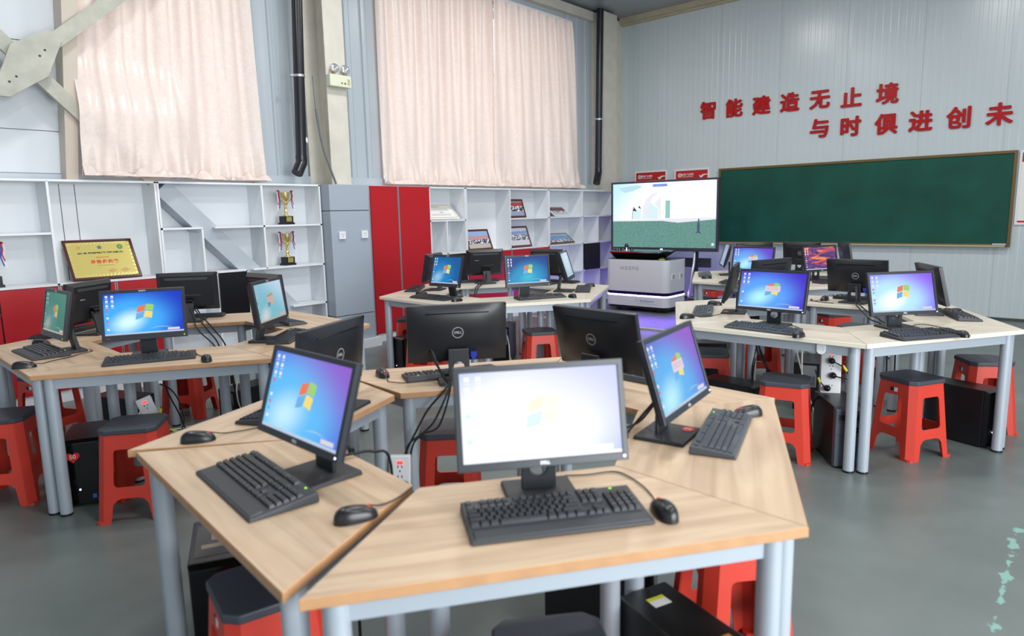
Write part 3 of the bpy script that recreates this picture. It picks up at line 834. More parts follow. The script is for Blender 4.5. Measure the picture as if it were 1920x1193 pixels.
t = thing('board_eraser', 'grey eraser lying on the right end of the chalk tray', 'eraser', (XB-.065, 1.13, .952))
b = MB(); b.box2((-.02, -.07, 0), (.02, .07, .018)); b.build('felt', mat('grey_felt', (120, 124, 130), .9), t); b = MB(); b.box2((-.02, -.07, .018), (.02, .07, .03)); b.build('grip', mat('pale_grip', (206, 210, 214), .4), t)
for k, y in enumerate((1.33, 1.29)):
    b = MB(); b.cyl((XB-.064, y-.013, .957), (XB-.064, y+.013, .957), .0045, 8); tag(b.build('chalk', PAPER), ('shorter' if k else 'left')+' white chalk piece beside the eraser on the tray', 'chalk')
POSTER_R = mat('poster_red', (190, 18, 30), .4)
def poster(label, y0, y1_, z0, z1, band):
    t = thing('wall_poster', label, 'poster', (XB-.002, (y0+y1_)/2, z0)); t.rotation_euler = (0, 0, R_(-90))
    W = abs(y1_-y0); H = z1-z0
    b = MB(); b.holed([(-W/2, 0), (W/2, 0), (W/2, H), (-W/2, H)], [(-W/2+.028, .028), (W/2-.028, .028), (W/2-.028, H-.028), (-W/2+.028, H-.028)], -.022, 0); b.build('frame', WHITEP, t, bevel=.003)
    b = MB(); b.box2((-W/2+.026, -.012, .026), (W/2-.026, -.004, H-.026)); b.build('sheet', PAPER, t)
    b = MB(); b.box2((-W/2+.028, -.0135, H-.028-band), (W/2-.028, -.0125, H-.028)); b.build('red_header', POSTER_R, t)
    return t, W, H
for lab, ya, yb, zt in (('white framed poster with red header above television left side', 6.50, 5.865, 2.176), ('white framed poster with red header between television and chalkboard', 5.725, 5.095, 2.166)):
    t, W, H = poster(lab, ya, yb, 1.2, zt, .14)
    b = MB(); b.T = frame_mat((-W/2+.1, -.0138, H-.1), (1, 0, 0), (0, 0, 1)); b.ring(.022, .034, .0008); b.box((0, 0, .0004), (.018, .018, .0008)); b.build('round_emblem', PAPER, t)
    b = MB(); b.T = frame_mat((-W/2+.24, -.0138, H-.095), (1, 0, 0), (0, 0, 1)); b.mesh(text_mesh('安阳理工学院', .038, 0, .001)); b.box((0, -.033, 0), (.2, .006, .0004)); b.build('header_writing', PAPER, t)
    b = MB(); b.T = frame_mat((W/2-.1, -.0138, H-.13), (1, 0, 0), (0, 0, 1))
    b.prism([(-.08, .02), (-.045, .008), (-.02, .03), (.03, .035), (.07, .03), (.07, .02), (.03, .02), (0, .012), (-.03, -.02), (-.06, -.02)], 0, .0006); b.build('white_swoosh', PAPER, t)
t, W, H = poster('white framed notice with red bands right of the chalkboard', 1.0, .35, 1.215, 2.13, .115)
b = MB(); b.box2((-W/2+.028, -.0135, .03), (W/2-.028, -.0125, .052)); b.build('red_footer', POSTER_R, t)
b = MB()
for k in range(8): b.box2((-W/2+.1, -.0135, .13+k*.07), (W/2-.1-(k % 3)*.06, -.0125, .142+k*.07))
b.build('text_lines', mat('grey_text', (120, 120, 130), .6), t)

# ------------------------------------------------------------------ television on its stand
SKY_TV = wallpaper('television_picture', (250, 252, 255), (246, 250, 253), (186, 226, 246), (248, 252, 255), 1.2, .6, .5, .7, .9)
def tv_ground():
    M = bpy.data.materials.new('television_grass'); M.use_nodes = True
    nt = M.node_tree; b = nt.nodes['Principled BSDF']
    tc = nt.nodes.new('ShaderNodeTexCoord'); n = nt.nodes.new('ShaderNodeTexNoise'); n.inputs['Scale'].default_value = 70; n.inputs['Detail'].default_value = 3
    nt.links.new(tc.outputs['Object'], n.inputs['Vector'])
    r = nt.nodes.new('ShaderNodeValToRGB'); e = r.color_ramp.elements; e[0].position = .35; e[0].color = lin((84, 136, 128)); e[1].position = .68; e[1].color = lin((128, 176, 164))
    nt.links.new(n.outputs['Fac'], r.inputs[0]); nt.links.new(r.outputs[0], b.inputs['Emission Color']); b.inputs['Emission Strength'].default_value = .92
    b.inputs['Base Color'].default_value = (.004, .004, .005, 1); b.inputs['Roughness'].default_value = .35
    return M
TVW, TVH = 1.80, 1.085
tv = thing('television', 'big television on a stand showing a grey-green field and white sky', 'television', (9.55, 5.321, 0), 3.19+PI/2)
ZT = 1.407
b = MB(); sw, z0, z1 = TVW/2-.03, ZT-TVH/2+.055, ZT+TVH/2-.03
b.holed([(-TVW/2, ZT-TVH/2), (TVW/2, ZT-TVH/2), (TVW/2, ZT+TVH/2), (-TVW/2, ZT+TVH/2)], [(-sw, z0), (sw, z0), (sw, z1), (-sw, z1)], -.045, .02)
b.box2((-TVW/2+.02, .0, ZT-TVH/2+.02), (TVW/2-.02, .055, ZT+TVH/2-.02)); b.build('housing', mat('television_bezel', (56, 60, 72), .35), tv, bevel=.003)
def uvq(o, x0, x1, z0, z1):
    uv = o.data.uv_layers.new(name='UVMap')
    for p in o.data.polygons:
        for li in p.loop_indices:
            co = o.data.vertices[o.data.loops[li].vertex_index].co
            uv.data[li].uv = ((co.x-x0)/(x1-x0), (co.z-z0)/(z1-z0))
b = MB()
def q(x0, z0_, x1, z1_, d, mi): b.mi = mi; b.quad((x0, -.03-d, z0_), (x1, -.03-d, z0_), (x1, -.03-d, z1_), (x0, -.03-d, z1_))
def pg(pts, d, mi): b.mi = mi; b.quad(*[(p[0], -.03-d, p[1]) for p in pts])
W2 = 2*sw; HH = z1-z0
def X(u): return -sw+u*W2
def Z(v): return z0+v*HH
q(-sw, z0, sw, z1, 0, 0)
pg([(X(0), Z(0)), (X(1), Z(0)), (X(1), Z(.425)), (X(.65), Z(.38)), (X(.5), Z(.41)), (X(0), Z(.41))], .0008, 1)
pg([(X(0), Z(.41)), (X(.5), Z(.41)), (X(.65), Z(.38)), (X(1), Z(.425)), (X(1), Z(.455)), (X(.5), Z(.44)), (X(0), Z(.425))], .0009, 2)
pg([(X(.30), Z(.44)), (X(.31), Z(.62)), (X(.34), Z(.75)), (X(.40), Z(.83)), (X(.47), Z(.86)), (X(.40), Z(.76)), (X(.36), Z(.62)), (X(.35), Z(.44))], .0008, 3)
pg([(X(.35), Z(.44)), (X(.36), Z(.62)), (X(.385), Z(.70)), (X(.46), Z(.60)), (X(.46), Z(.44))], .0009, 4)
pg([(X(.42), Z(.68)), (X(.485), Z(.78)), (X(.485), Z(.46)), (X(.465), Z(.46)), (X(.465), Z(.6))], .001, 3)
pg([(X(.53), Z(.45)), (X(.575), Z(.45)), (X(.575), Z(.72)), (X(.53), Z(.72))], .0009, 5)
pg([(X(.20), Z(.44)), (X(.29), Z(.44)), (X(.29), Z(.60)), (X(.25), Z(.58)), (X(.2), Z(.55))], .0007, 4)
pg([(X(.196), Z(.44)), (X(.2), Z(.44)), (X(.212), Z(.63)), (X(.208), Z(.63))], .001, 6)
pg([(X(.208), Z(.57)), (X(.248), Z(.565)), (X(.218), Z(.635))], .001, 6)
pg([(X(.262), Z(.62)), (X(.292), Z(.60)), (X(.272), Z(.655))], .001, 6)
pg([(X(.83), Z(.24)), (X(.852), Z(.235)), (X(.853), Z(.36)), (X(.846), Z(.40)), (X(.838), Z(.40)), (X(.828), Z(.34))], .001, 7)
pg([(X(.836), Z(.405)), (X(.850), Z(.405)), (X(.850), Z(.43)), (X(.843), Z(.437)), (X(.836), Z(.43))], .001, 7)
pg([(X(.815), Z(.225)), (X(.868), Z(.222)), (X(.86), Z(.24)), (X(.83), Z(.243))], .0011, 7)
q(X(.405), Z(.935), X(.545), Z(.975), .001, 8)
pg([(X(.972)+.022*math.cos(a*PI/8), Z(.055)+.022*math.sin(a*PI/8)) for a in range(16)], .001, 9)
pg([(X(.06), Z(.93)), (X(.16), Z(.96)), (X(.27), Z(.97)), (X(.3), Z(.94)), (X(.2), Z(.88)), (X(.12), Z(.86))], .0006, 10)
o = b.build('screen', [SKY_TV, tv_ground(), scr('television_path', (238, 238, 248)), scr('television_tower', (240, 240, 250)), scr('television_glass', (222, 246, 250)), scr('television_block', (150, 206, 198)),
    scr('television_flag', (48, 56, 76)), scr('television_figure', (84, 88, 116)), scr('television_caption', (120, 150, 220)), scr('television_icon', (232, 240, 240)), scr('television_blue', (190, 230, 246))], tv, recalc=False)
uvq(o, -sw, sw, z0, z1)
b = MB(); b.T = frame_mat((X(.475), -.0325, Z(.955)), (1, 0, 0), (0, 0, 1)); b.mesh(text_mesh('▾  ——————', .03)); b.build('caption_writing', scr('caption_white', (236, 240, 250)), tv)
b = MB(); b.box2((-.02, -.047, ZT-TVH/2+.02), (.02, -.0445, ZT-TVH/2+.035)); b.build('sensor_window', LED_W, tv)
b = MB(); b.T = frame_mat((-TVW/2+.09, -.046, ZT-TVH/2+.03), (1, 0, 0), (0, 0, 1)); b.mesh(text_mesh('honghe', .035)); b.build('maker_mark', LOGO, tv)
b = MB()
for x in (-.42, .52): b.box2((x-.03, .06, .06), (x+.03, .10, 1.75))
b.box2((-.6, .058, .62), (.75, .1, .76)); b.build('stand_post', DARKP, tv)
for x in (-.42, .52):
    b = MB(); b.box2((x-.03, -.12, .03), (x+.03, .42, .075)); b.build('stand_foot', DARKP, tv)
b = MB(); b.tube([(.52, .02, .88), (.53, -.02, .70), (.52, -.08, .5), (.50, -.11, .2), (.49, -.11, .03)], .022, 8); b.build('stand_strut', ALU, tv, smooth=True)

# ------------------------------------------------------------------ white interactive platform with its display tray
PX0, PX1, PY0, PY1 = 8.755, 9.36, 4.80, 5.86
pf = thing('display_platform', 'white rounded cabinet with glowing blue-violet light strip and small writing', 'platform', ((PX0+PX1)/2, (PY0+PY1)/2, 0))
def rrect(x0, x1, y0, y1, r, n=8):
    out = []
    for cx, cy, a0 in ((x1-r, y1-r, 0), (x0+r, y1-r, 90), (x0+r, y0+r, 180), (x1-r, y0+r, 270)):
        for k in range(n+1): a = R_(a0+90*k/n); out.append((cx+r*math.cos(a), cy+r*math.sin(a)))
    return out
hx, hy = (PX1-PX0)/2, (PY1-PY0)/2
GLOSSW = mat('gloss_white_shell', (216, 220, 228), .3)
b = MB(); b.prism(rrect(-hx, hx, -hy, hy, .1), .30, .775); b.build('upper_shell', GLOSSW, pf, bevel=.004)
b = MB(); b.prism(rrect(-hx, hx, -hy, hy, .1), .085, .235); b.build('lower_shell', GLOSSW, pf, bevel=.004)
b = MB(); b.prism(rrect(-hx+.003, hx-.003, -hy+.003, hy-.003, .097), .2525, .2995); b.build('recess', mat('dark_recess', (16, 10, 52), .4, spec=.2), pf)
b = MB(); b.prism(rrect(-hx+.001, hx-.001, -hy+.001, hy-.001, .1), .2355, .2522); b.build('light_strip', mat('violet_light_strip', (160, 150, 255), .3, emit=(140, 96, 255), estr=80), pf)
b = MB(); b.prism(rrect(-hx+.02, hx-.02, -hy+.02, hy-.02, .08), .05, .0845); b.build('chassis', BLACKP, pf)
for x in (-.2, .2):
    for y in (-.35, .35):
        b = MB(); b.cyl((x-.02, y, .03), (x+.02, y, .03), .03, 14); b.build('castor', DARKP, pf)
b = MB(); b.prism(rrect(-hx+.004, hx-.004, -hy+.004, hy-.004, .097), .7755, .779); b.build('top_plate', mat('dark_top', (46, 50, 60), .3), pf)
def on_front(y, z, d=.0012): return frame_mat((-hx-d, y, z), (0, -1, 0), (0, 0, 1))
b = MB(); b.T = on_front(.10, .645); b.mesh(text_mesh('AR交互平台', .062)); b.build('platform_writing', mat('grey_writing', (150, 152, 158), .5), pf)
b = MB(); b.T = on_front(-.2, .165); b.mesh(text_mesh('智绘青创MVR', .04)); b.build('maker_writing', mat('blue_writing', (58, 132, 190), .5), pf)
b = MB(); b.T = on_front(-.2, .165); b.tube([(-.19, -.01, 0), (-.18, .02, 0), (-.165, .025, 0)], .003, 4); b.tube([(-.155, -.02, 0), (-.15, .0, 0), (-.15, .015, 0)], .003, 4); b.box((0, -.037, 0), (.31, .004, .0005)); b.build('maker_mark', mat('pale_blue_mark', (150, 176, 206), .5), pf)
for x in (-.12, .12):
    b = MB(); b.holed([(x-.05, .485), (x+.05, .485), (x+.05, .575), (x-.05, .575)], [(x-.034, .5), (x+.034, .5), (x+.034, .56), (x-.034, .56)], -hy-.008, -hy+.001); b.build('vent_frame', WHITEP, pf)
    b = MB(); b.box2((x-.033, -hy-.002, .501), (x+.033, -hy-.0006, .559)); b.build('vent', mat('vent_grey', (150, 162, 170), .5), pf)
t = thing('display_tray', 'black flared display tray with red and chrome rim on the white platform', 'display', (9.05, 5.38, .7795))
b = MB(); b.hexa([(-.18, -.28, 0), (.2, -.28, 0), (.2, .36, 0), (-.18, .36, 0)], [(-.25, -.4, .095), (.26, -.4, .095), (.26, .42, .095), (-.25, .42, .095)]); b.build('tray', BLACKG, t)
b = MB(); b.hexa([(-.252, -.402, .0955), (.262, -.402, .0955), (.262, .422, .0955), (-.252, .422, .0955)], [(-.255, -.405, .115), (.265, -.405, .115), (.265, .425, .115), (-.255, .425, .115)]); b.build('chrome_rim', mat('chrome', (200, 204, 210), .12, 1), t)
b = MB(); b.box2((-.2575, .05, .097), (-.2545, .42, .113)); b.build('red_strip', mat('red_strip', (190, 40, 44), .25), t)
b = MB(); b.box2((-.235, -.385, .1155), (.245, .405, .1175)); b.build('display_glass', wallpaper('tray_picture', (170, 200, 205), (120, 160, 165), (40, 70, 80), (140, 180, 190), .5), t)
for k, y in enumerate((.34, .30, .24, .08)):
    t2 = thing('model_block', ('small dark model block at left end of the display tray rim', 'small dark model block second from left on the display tray', 'small dark model block third from left on the display tray', 'small dark model block near the middle of the display tray')[k], 'block', (8.87, 5.38+y, .8975))
    b = MB(); b.box2((-.02, -.016, 0), (.02, .016, .034)); b.build('block', mat('block_dark', (26, 36, 56), .4), t2); b = MB(); b.box2((-.0215, -.017, .0), (-.0202, -.012, .036)); b.build('block_edge', WHITEP, t2)
t2 = thing('model_tree', 'small dark ball on a pin standing on the display tray', 'model', (8.9, 5.57, .8975))
b = MB(); b.lathe([(.003, .045), (.028, .055), (.034, .08), (.022, .105), (.003, .112)], n=14); b.build('ball', mat('ball_dark', (52, 52, 76), .4), t2, smooth=True); b = MB(); b.cyl((0, 0, 0), (0, 0, .05), .005, 8); b.build('pin', LED_W, t2)
t2 = thing('emergency_button', 'yellow-based button on the front corner of the white platform', 'button', (8.86, 4.95, .7795))
b = MB(); b.cyl((0, 0, 0), (0, 0, .012), .045, 20); b.build('base', mat('yellow_base', (196, 206, 40), .4), t2); b = MB(); b.lathe([(.03, .012), (.032, .02), (.02, .03), (.003, .032)], n=16); b.build('cap', DARKP, t2, smooth=True)
b = MB(); b.box2((7.50, 3.2, 0), (7.56, 6.3, .012)); tag(b.build('cable_cover', mat('pale_floor_strip', (186, 186, 180), .5)), 'pale strip on the floor between the white platform and the desks', 'floor strip')

# ------------------------------------------------------------------ desks
DW, DI, DD, TOP = 1.14, .575, .493, .75
RING = {'F': (1.6782, 1.6287, -155.85), 'R': (4.9553, 1.5111, -151.63), 'L': (1.8721, 4.4678, -152.43), 'M': (4.835, 4.47, -153.95), 'T': (7.5012, 2.6522, -154.7)}
def seat_on(g, k):
    """midpoint of the outer edge of desk k of ring g, and its outward direction"""
    cx, cy, th = RING[g]; a = R_(th+30+60*k)
    fix = {('F', 0): (1.0985, .8091, -125.1), ('F', 5): (.6947, 1.7499, 173.07), ('F', 1): (2.086, .7221, -65.5), ('F', 4): (1.285, 2.5627, 110.65), ('F', 3): (2.2831, 2.4365, 54.15), ('F', 2): (2.671, 1.5223, -5.85)}
    if (g, k) in fix: x, y, p = fix[(g, k)]; return x, y, R_(p)
    return cx+.993*math.cos(a), cy+.993*math.sin(a), a
def make_desk(top, edge, label, group):
    t = thing('computer_desk', label, 'desk', (0, 0, 0), 0, group)
    b = MB(); b.mi = 0
    P = [(-DW/2, 0), (DW/2, 0), (DI/2, DD), (-DI/2, DD)]
    b.quad(*[(p[0], p[1], TOP) for p in P]); b.quad(*[(p[0], p[1], TOP-.025) for p in P][::-1]); b.mi = 1
    for i in range(4):
        a, c = P[i], P[(i+1) % 4]; b.quad((a[0], a[1], TOP-.025), (c[0], c[1], TOP-.025), (c[0], c[1], TOP), (a[0], a[1], TOP))
    b.build('tabletop', [top, edge], t, weld=True, bevel=.0015, seg=1)
    L = [(-DW/2+.068, .05), (DW/2-.068, .05), (DI/2-.038, DD-.055), (-DI/2+.038, DD-.055)]
    b = MB()
    for i in range(4):
        p, c = Vector(L[i]), Vector(L[(i+1) % 4]); d = (c-p).normalized(); nn = Vector((-d.y, d.x))*.014
        b.hexa([(*(p-nn), TOP-.082), (*(c-nn), TOP-.082), (*(c+nn), TOP-.082), (*(p+nn), TOP-.082)], [(*(p-nn), TOP-.0255), (*(c-nn), TOP-.0255), (*(c+nn), TOP-.0255), (*(p+nn), TOP-.0255)])
    b.build('frame_rail', STEEL, t)
    for p in L:
        b = MB(); b.cyl((p[0], p[1], .012), (p[0], p[1], TOP-.0255), .029, 20); o = b.build('leg', STEEL, t, smooth=True)
        b = MB(); b.cyl((p[0], p[1], 0), (p[0], p[1], .012), .03, 20); b.build('leg_foot', BLACKP, o)
    return t
WHERE = {
 'F0': 'the overexposed foreground screen', 'F5': 'the tilted blue-purple screen at nearest left', 'F1': 'the pop-up screen right of the overexposed one',
 'F3': 'the nearest monitor back with white round logo', 'F2': 'the dark monitor back behind the overexposed screen', 'F4': 'the monitor back above the tilted blue-purple screen',
 'L0': 'the vivid blue screen of the left ring', 'L5': 'the green-tinted screen at far left', 'L4': 'the monitor back behind the green-tinted screen', 'L3': 'the monitor back right of the gold plaque',
 'L1': 'the pale washed-out screen below the trophies', 'L2': 'the monitor back behind the pale washed-out screen',
 'M5': 'the squarish blue screen before the red doors', 'M4': 'the side-on monitor left of the squarish screen', 'M3': 'the monitor back between two blue middle screens', 'M0': 'the teal wide screen of the middle ring',
 'M2': 'the monitor back behind the teal wide screen', 'M1': 'the side-on silvery screen near the white platform',
 'R5': 'the pop-up screen of the right ring', 'R0': 'the rightmost bright screen', 'R4': 'the side-on monitor at the right ring left end', 'R2': 'the round-logo monitor back on the right ring',
 'R3': 'the monitor top peeping over the right pop-up screen', 'R1': 'the angled monitor back right of the rightmost screen',
 'T5': 'the purple pop-up screen under the chalkboard', 'T0': 'the sunset wallpaper screen', 'T4': 'the side-on screen right of the big television', 'T3': 'the monitor top above the purple far screen',
 'T2': 'the monitor back left of the sunset screen', 'T1': 'the small angled monitor right of the sunset screen'}
proto = {}
for g in 'FLMRT':
    for k in range(6):
        x, y, a = seat_on(g, k)
        pale = g in 'MRT'
        lab = ('pale-topped desk carrying ' if pale else 'oak-topped desk carrying ')+WHERE[g+str(k)]
        grp = 'trapezoid computer desks in hexagon rings'
        if pale not in proto:
            t = make_desk(W_PALE if pale else W_OAK, EDGE_PALE if pale else EDGE_OAK, lab, grp); proto[pale] = t
            t.location = (x, y, 0); t.rotation_euler = (0, 0, a+PI/2)
        else: dup(proto[pale], (x, y, 0), a+PI/2, lab, grp)

# ------------------------------------------------------------------ monitors
S_W = [scr('desktop_white', (236, 238, 244)), scr('flag_red', (238, 124, 84)), scr('flag_green', (160, 212, 110)), scr('flag_blue', (110, 178, 232)), scr('flag_yellow', (250, 222, 116)), scr('taskbar_pale', (186, 206, 230)), scr('popup_pale', (222, 214, 226)), scr('icon_red', (220, 110, 110))]
S_OVER = [scr('desktop_white_over', (252, 252, 255), 1.1), scr('flag_red_over', (252, 236, 214), 1.1), scr('flag_green_over', (236, 250, 226), 1.1), scr('flag_blue_over', (214, 240, 252), 1.1), scr('flag_yellow_over', (255, 250, 226), 1.1), scr('taskbar_over', (245, 248, 255), 1.1), scr('popup_over', (252, 252, 255), 1.1), scr('icon_over', (250, 240, 250), 1.1)]
S_DIM = [scr('desktop_white_dim', (176, 190, 190)), scr('flag_red_dim', (206, 120, 74)), scr('flag_green_dim', (150, 176, 90)), scr('flag_blue_dim', (90, 140, 160)), scr('flag_yellow_dim', (214, 172, 90)), scr('taskbar_dim', (180, 170, 150)), scr('popup_dim', (206, 170, 176)), scr('icon_dim', (180, 150, 150))]
FLAG = []
def pane(cx0, cx1, cy0, cy1, n=6):
    """one wavy quarter of the four-pane flag"""
    def wv(x, y): return (x+.20*y, y+.13*math.sin((x+.35)*2.6))
    top = [wv(cx0+(cx1-cx0)*i/n, cy1) for i in range(n+1)]; bot = [wv(cx0+(cx1-cx0)*i/n, cy0) for i in range(n+1)]
    return bot+top[::-1]
for args in ((-.95, -.05, .05, .85), (.05, .95, .05, .85), (-.95, -.05, -.85, -.05), (.05, .95, -.85, -.05)): FLAG.append(pane(*args))
def screen_mesh(name, w, h, wall, pal, parent, flag=True, popup=False, icons=True, notice=True):
    b = MB()
    Y = -.0005
    def quad(u0, v0, u1, v1, d, mi):
        b.mi = mi; b.quad((-w/2+u0*w, Y-d, -h/2+v0*h), (-w/2+u1*w, Y-d, -h/2+v0*h), (-w/2+u1*w, Y-d, -h/2+v1*h), (-w/2+u0*w, Y-d, -h/2+v1*h))
    b.mi = 0; b.quad((-w/2, Y, -h/2), (w/2, Y, -h/2), (w/2, Y, h/2), (-w/2, Y, h/2))
    quad(0, 0, 1, .038, .0003, 6)
    if flag:
        sc = h*.185; cx, cz = .01*w, .03*h
        for k, P in enumerate(FLAG):
            b.mi = 2+k; pts = [(cx+p[0]*sc, Y-.0003, cz+p[1]*sc) for p in P]; b.quad(*pts)
        # the light swirl at the bottom
        b.mi = 6
        pts = []
        for i in range(13):
            u = .56+.30*i/12; pts.append((u, .085+.055*math.sin(PI*(.15+.7*i/12))))
        for i in range(12):
            t_ = .012*math.sin(PI*(i+.5)/12)
            a, c = pts[i], pts[i+1]
            b.quad((-w/2+a[0]*w, Y-.0002, -h/2+a[1]*h), (-w/2+c[0]*w, Y-.0002, -h/2+c[1]*h), (-w/2+c[0]*w, Y-.0002, -h/2+(c[1]+t_)*h), (-w/2+a[0]*w, Y-.0002, -h/2+(a[1]+t_)*h))
    if icons:
        ys = [.93, .82, .71]
        for v in ys:
            for u in (.045, .115):
                s = .02; quad(u-s*.8, v-s*1.2, u+s*.8, v+s*1.2, .0003, 1); quad(u-.018, v-.055, u+.018, v-.045, .0003, 1)
        for n, v in enumerate((.61, .52, .42, .33, .24, .14)):
            quad(.03, v-.022, .06, v+.022, .0003, 8 if n % 3 == 0 else (4 if n % 3 == 1 else 1))
    if notice: quad(.79, .05, .945, .105, .0005, 7)
    if popup:
        quad(.40, .47, .63, .62, .0006, 7)
        for v in (.58, .55, .52): quad(.42, v, .6, v+.006, .0007, 8)
    if popup and flag:
        b.mi = 2
        b.quad(*[(cx-.25*h*.25+.045*h*math.cos(a*PI/10), Y-.0005, -h/2+.62*h+.05*h*math.sin(a*PI/10)) for a in range(11)])
    if not flag and not icons: pass
    o = b.build(name, [wall]+pal, parent, recalc=False)
    uvq(o, -w/2, w/2, -h/2, h/2)
    return o
REAR = mat('rear_black_plastic', (30, 32, 37), .34)
def monitor_parts(t, kind):
    """builds stand and panel; the panel carries its bezel, housing, marks and lamp"""
    P = {}
    if kind == 'dell': w, h, bs, bt, bb = .443, .262, .015, .016, .020
    elif kind == 'lenovo': w, h, bs, bt, bb = .415, .275, .016, .018, .032
    else: w, h, bs, bt, bb = .370, .287, .017, .018, .030
    b = MB()
    b.holed([(-w/2, -h/2), (w/2, -h/2), (w/2, h/2), (-w/2, h/2)], [(-w/2+bs, -h/2+bb), (w/2-bs, -h/2+bb), (w/2-bs, h/2-bt), (-w/2+bs, h/2-bt)], -.006, .010)
    pn = b.build('bezel', BEZEL if kind == 'dell' else mat('dark_bezel', (34, 36, 42), .36), t, bevel=.0012, seg=1)
    b = MB(); k = .055 if kind == 'dell' else .03
    b.hexa([(-w/2, .0101, -h/2), (w/2, .0101, -h/2), (w/2, .0101, h/2), (-w/2, .0101, h/2)], [(-w/2, .016, -h/2), (w/2, .016, -h/2), (w/2, .016, h/2), (-w/2, .016, h/2)])
    if kind == 'dell':
        n = 22; vs = []; fs = []
        for j in range(n+1):
            for i in range(n+1):
                u = -1+2*i/n; v = -1+2*j/n
                d = (1-abs(u)**3.2)*(1-abs(v)**3.2)
                vs.append((u*(w/2-.0005), .016+.028*d, v*(h/2-.0005)))
        for j in range(n):
            for i in range(n): fs.append((j*(n+1)+i, (j+1)*(n+1)+i, (j+1)*(n+1)+i+1, j*(n+1)+i+1))
        b.add(vs, fs)
    else:
        b.hexa([(-w/2+.001, .016, -h/2+.001), (w/2-.001, .016, -h/2+.001), (w/2-.001, .016, h/2-.001), (-w/2+.001, .016, h/2-.001)], [(-w/2+k, .044, -h/2+k), (w/2-k, .044, -h/2+k), (w/2-k, .044, h/2-k*.7), (-w/2+k, .044, h/2-k*.7)])
    b.build('rear_housing', REAR, pn, smooth=True)
    if kind == 'dell':
        b = MB(); b.T = frame_mat((0, .0455, .012), (-1, 0, 0), (0, 0, 1))
        b.ring(.0222, .0255, .0008, 36); b.bold(text_mesh('DELL', .0150, .0004), .0006); b.build('round_logo', mat('logo_silver', (170, 172, 176), .35, .2), pn)
        b = MB(); b.box2((-.14, .0330, h/2-.034), (.14, .0385, h/2-.031)); b.build('vent_slit', BLACKG, pn)
        b = MB(); b.T = frame_mat((0, -.0064, -h/2+.010), (1, 0, 0), (0, 0, 1)); b.bold(text_mesh('DELL', .011, .0002), .0004); b.build('maker_mark', LOGO, pn)
        b = MB(); b.box2((w/2-.014, -.0068, -h/2+.008), (w/2-.009, -.0058, -h/2+.013)); b.build('power_lamp', LED_W, pn)
        b = MB(); b.box2((.055, .0405, -h/2+.030), (.082, .058, -h/2+.05)) ; b.box2((.06, .046, -h/2+.014), (.077, .056, -h/2+.03)); o = b.build('video_plug', BLUEP, pn)
        o.location = (-.137, 0, .0)
        b = MB()
        hole = [(.024*math.cos(2*PI*i/24), .070+.024*math.sin(2*PI*i/24)) for i in range(24)]
        b.holed([(-.047, .004), (.047, .004), (.046, .15), (-.046, .15)], hole, .046, .058); b.build('neck', mat('neck_black', (34, 37, 42), .42), t, bevel=.002, seg=1)
        b = MB(); b.hexa([(-.095, -.055, 0), (.095, -.055, 0), (.095, .115, 0), (-.095, .115, 0)], [(-.092, -.05, .012), (.092, -.05, .012), (.092, .112, .014), (-.092, .112, .014)]); b.build('stand_base', DARKP, t, bevel=.002, seg=1)
    else:
        b = MB(); b.hexa([(-.14, .0420, h/2-.052), (.14, .0420, h/2-.052), (.15, .0410, h/2-.034), (-.15, .0410, h/2-.034)], [(-.14, .0455, h/2-.052), (.14, .0455, h/2-.052), (.15, .0445, h/2-.034), (-.15, .0445, h/2-.034)]); b.build('rear_stripe', mat('rear_grey_stripe', (62, 66, 66), .4), pn)
        b = MB(); b.T = frame_mat((.10, .0447, .03), (-1, 0, 0), (0, 0, 1)); b.mesh(text_mesh('lenovo', .016, .0003)); b.build('rear_mark', LOGO, pn)
        b = MB(); b.T = frame_mat((0, -.0064, h/2-.009), (1, 0, 0), (0, 0, 1)); b.bold(text_mesh('lenovo', .0125, .0002), .0003); b.build('maker_mark', LOGO, pn)
        b = MB(); b.T = frame_mat((-w/2+.03, -.0064, -h/2+.014), (1, 0, 0), (0, 0, 1)); b.mesh(text_mesh('Think', .0095, .0002)); b.build('red_mark', REDWHEEL, pn)
        b = MB(); b.cyl((w/2-.016, -.0068, -h/2+.012), (w/2-.016, -.0058, -h/2+.012), .0028, 10); b.build('power_lamp', LED_G, pn)
        b = MB(); b.box2((-.09, .0442, -.028), (.03, .0452, -.026)); b.build('rear_line', mat('rear_line_grey', (110, 112, 112), .4), pn)
        b = MB(); b.cyl((-.038, .056, .155), (.038, .056, .155), .022, 18); b.build('hinge', BLACKG, t, smooth=True)
        b = MB(); b.hexa([(-.042, .075, .006), (.042, .075, .006), (.042, .098, .006), (-.042, .098, .006)], [(-.04, .045, .155), (.04, .045, .155), (.04, .066, .155), (-.04, .066, .155)]); b.build('neck', mat('neck_grey', (58, 62, 66), .4) if kind == 'lenovo' else DARKP, t, bevel=.002, seg=1)
        b = MB(); b.hexa([(-.10, -.06, 0), (.10, -.06, 0), (.09, .12, 0), (-.09, .12, 0)], [(-.097, -.055, .012), (.097, -.055, .012), (.088, .117, .016), (-.088, .117, .016)]); b.build('stand_base', DARKP, t, bevel=.002, seg=1)
    return w, h, bs, bt, bb
def WP(name, *a, **k): return wallpaper('desktop_'+name, *a, **k)
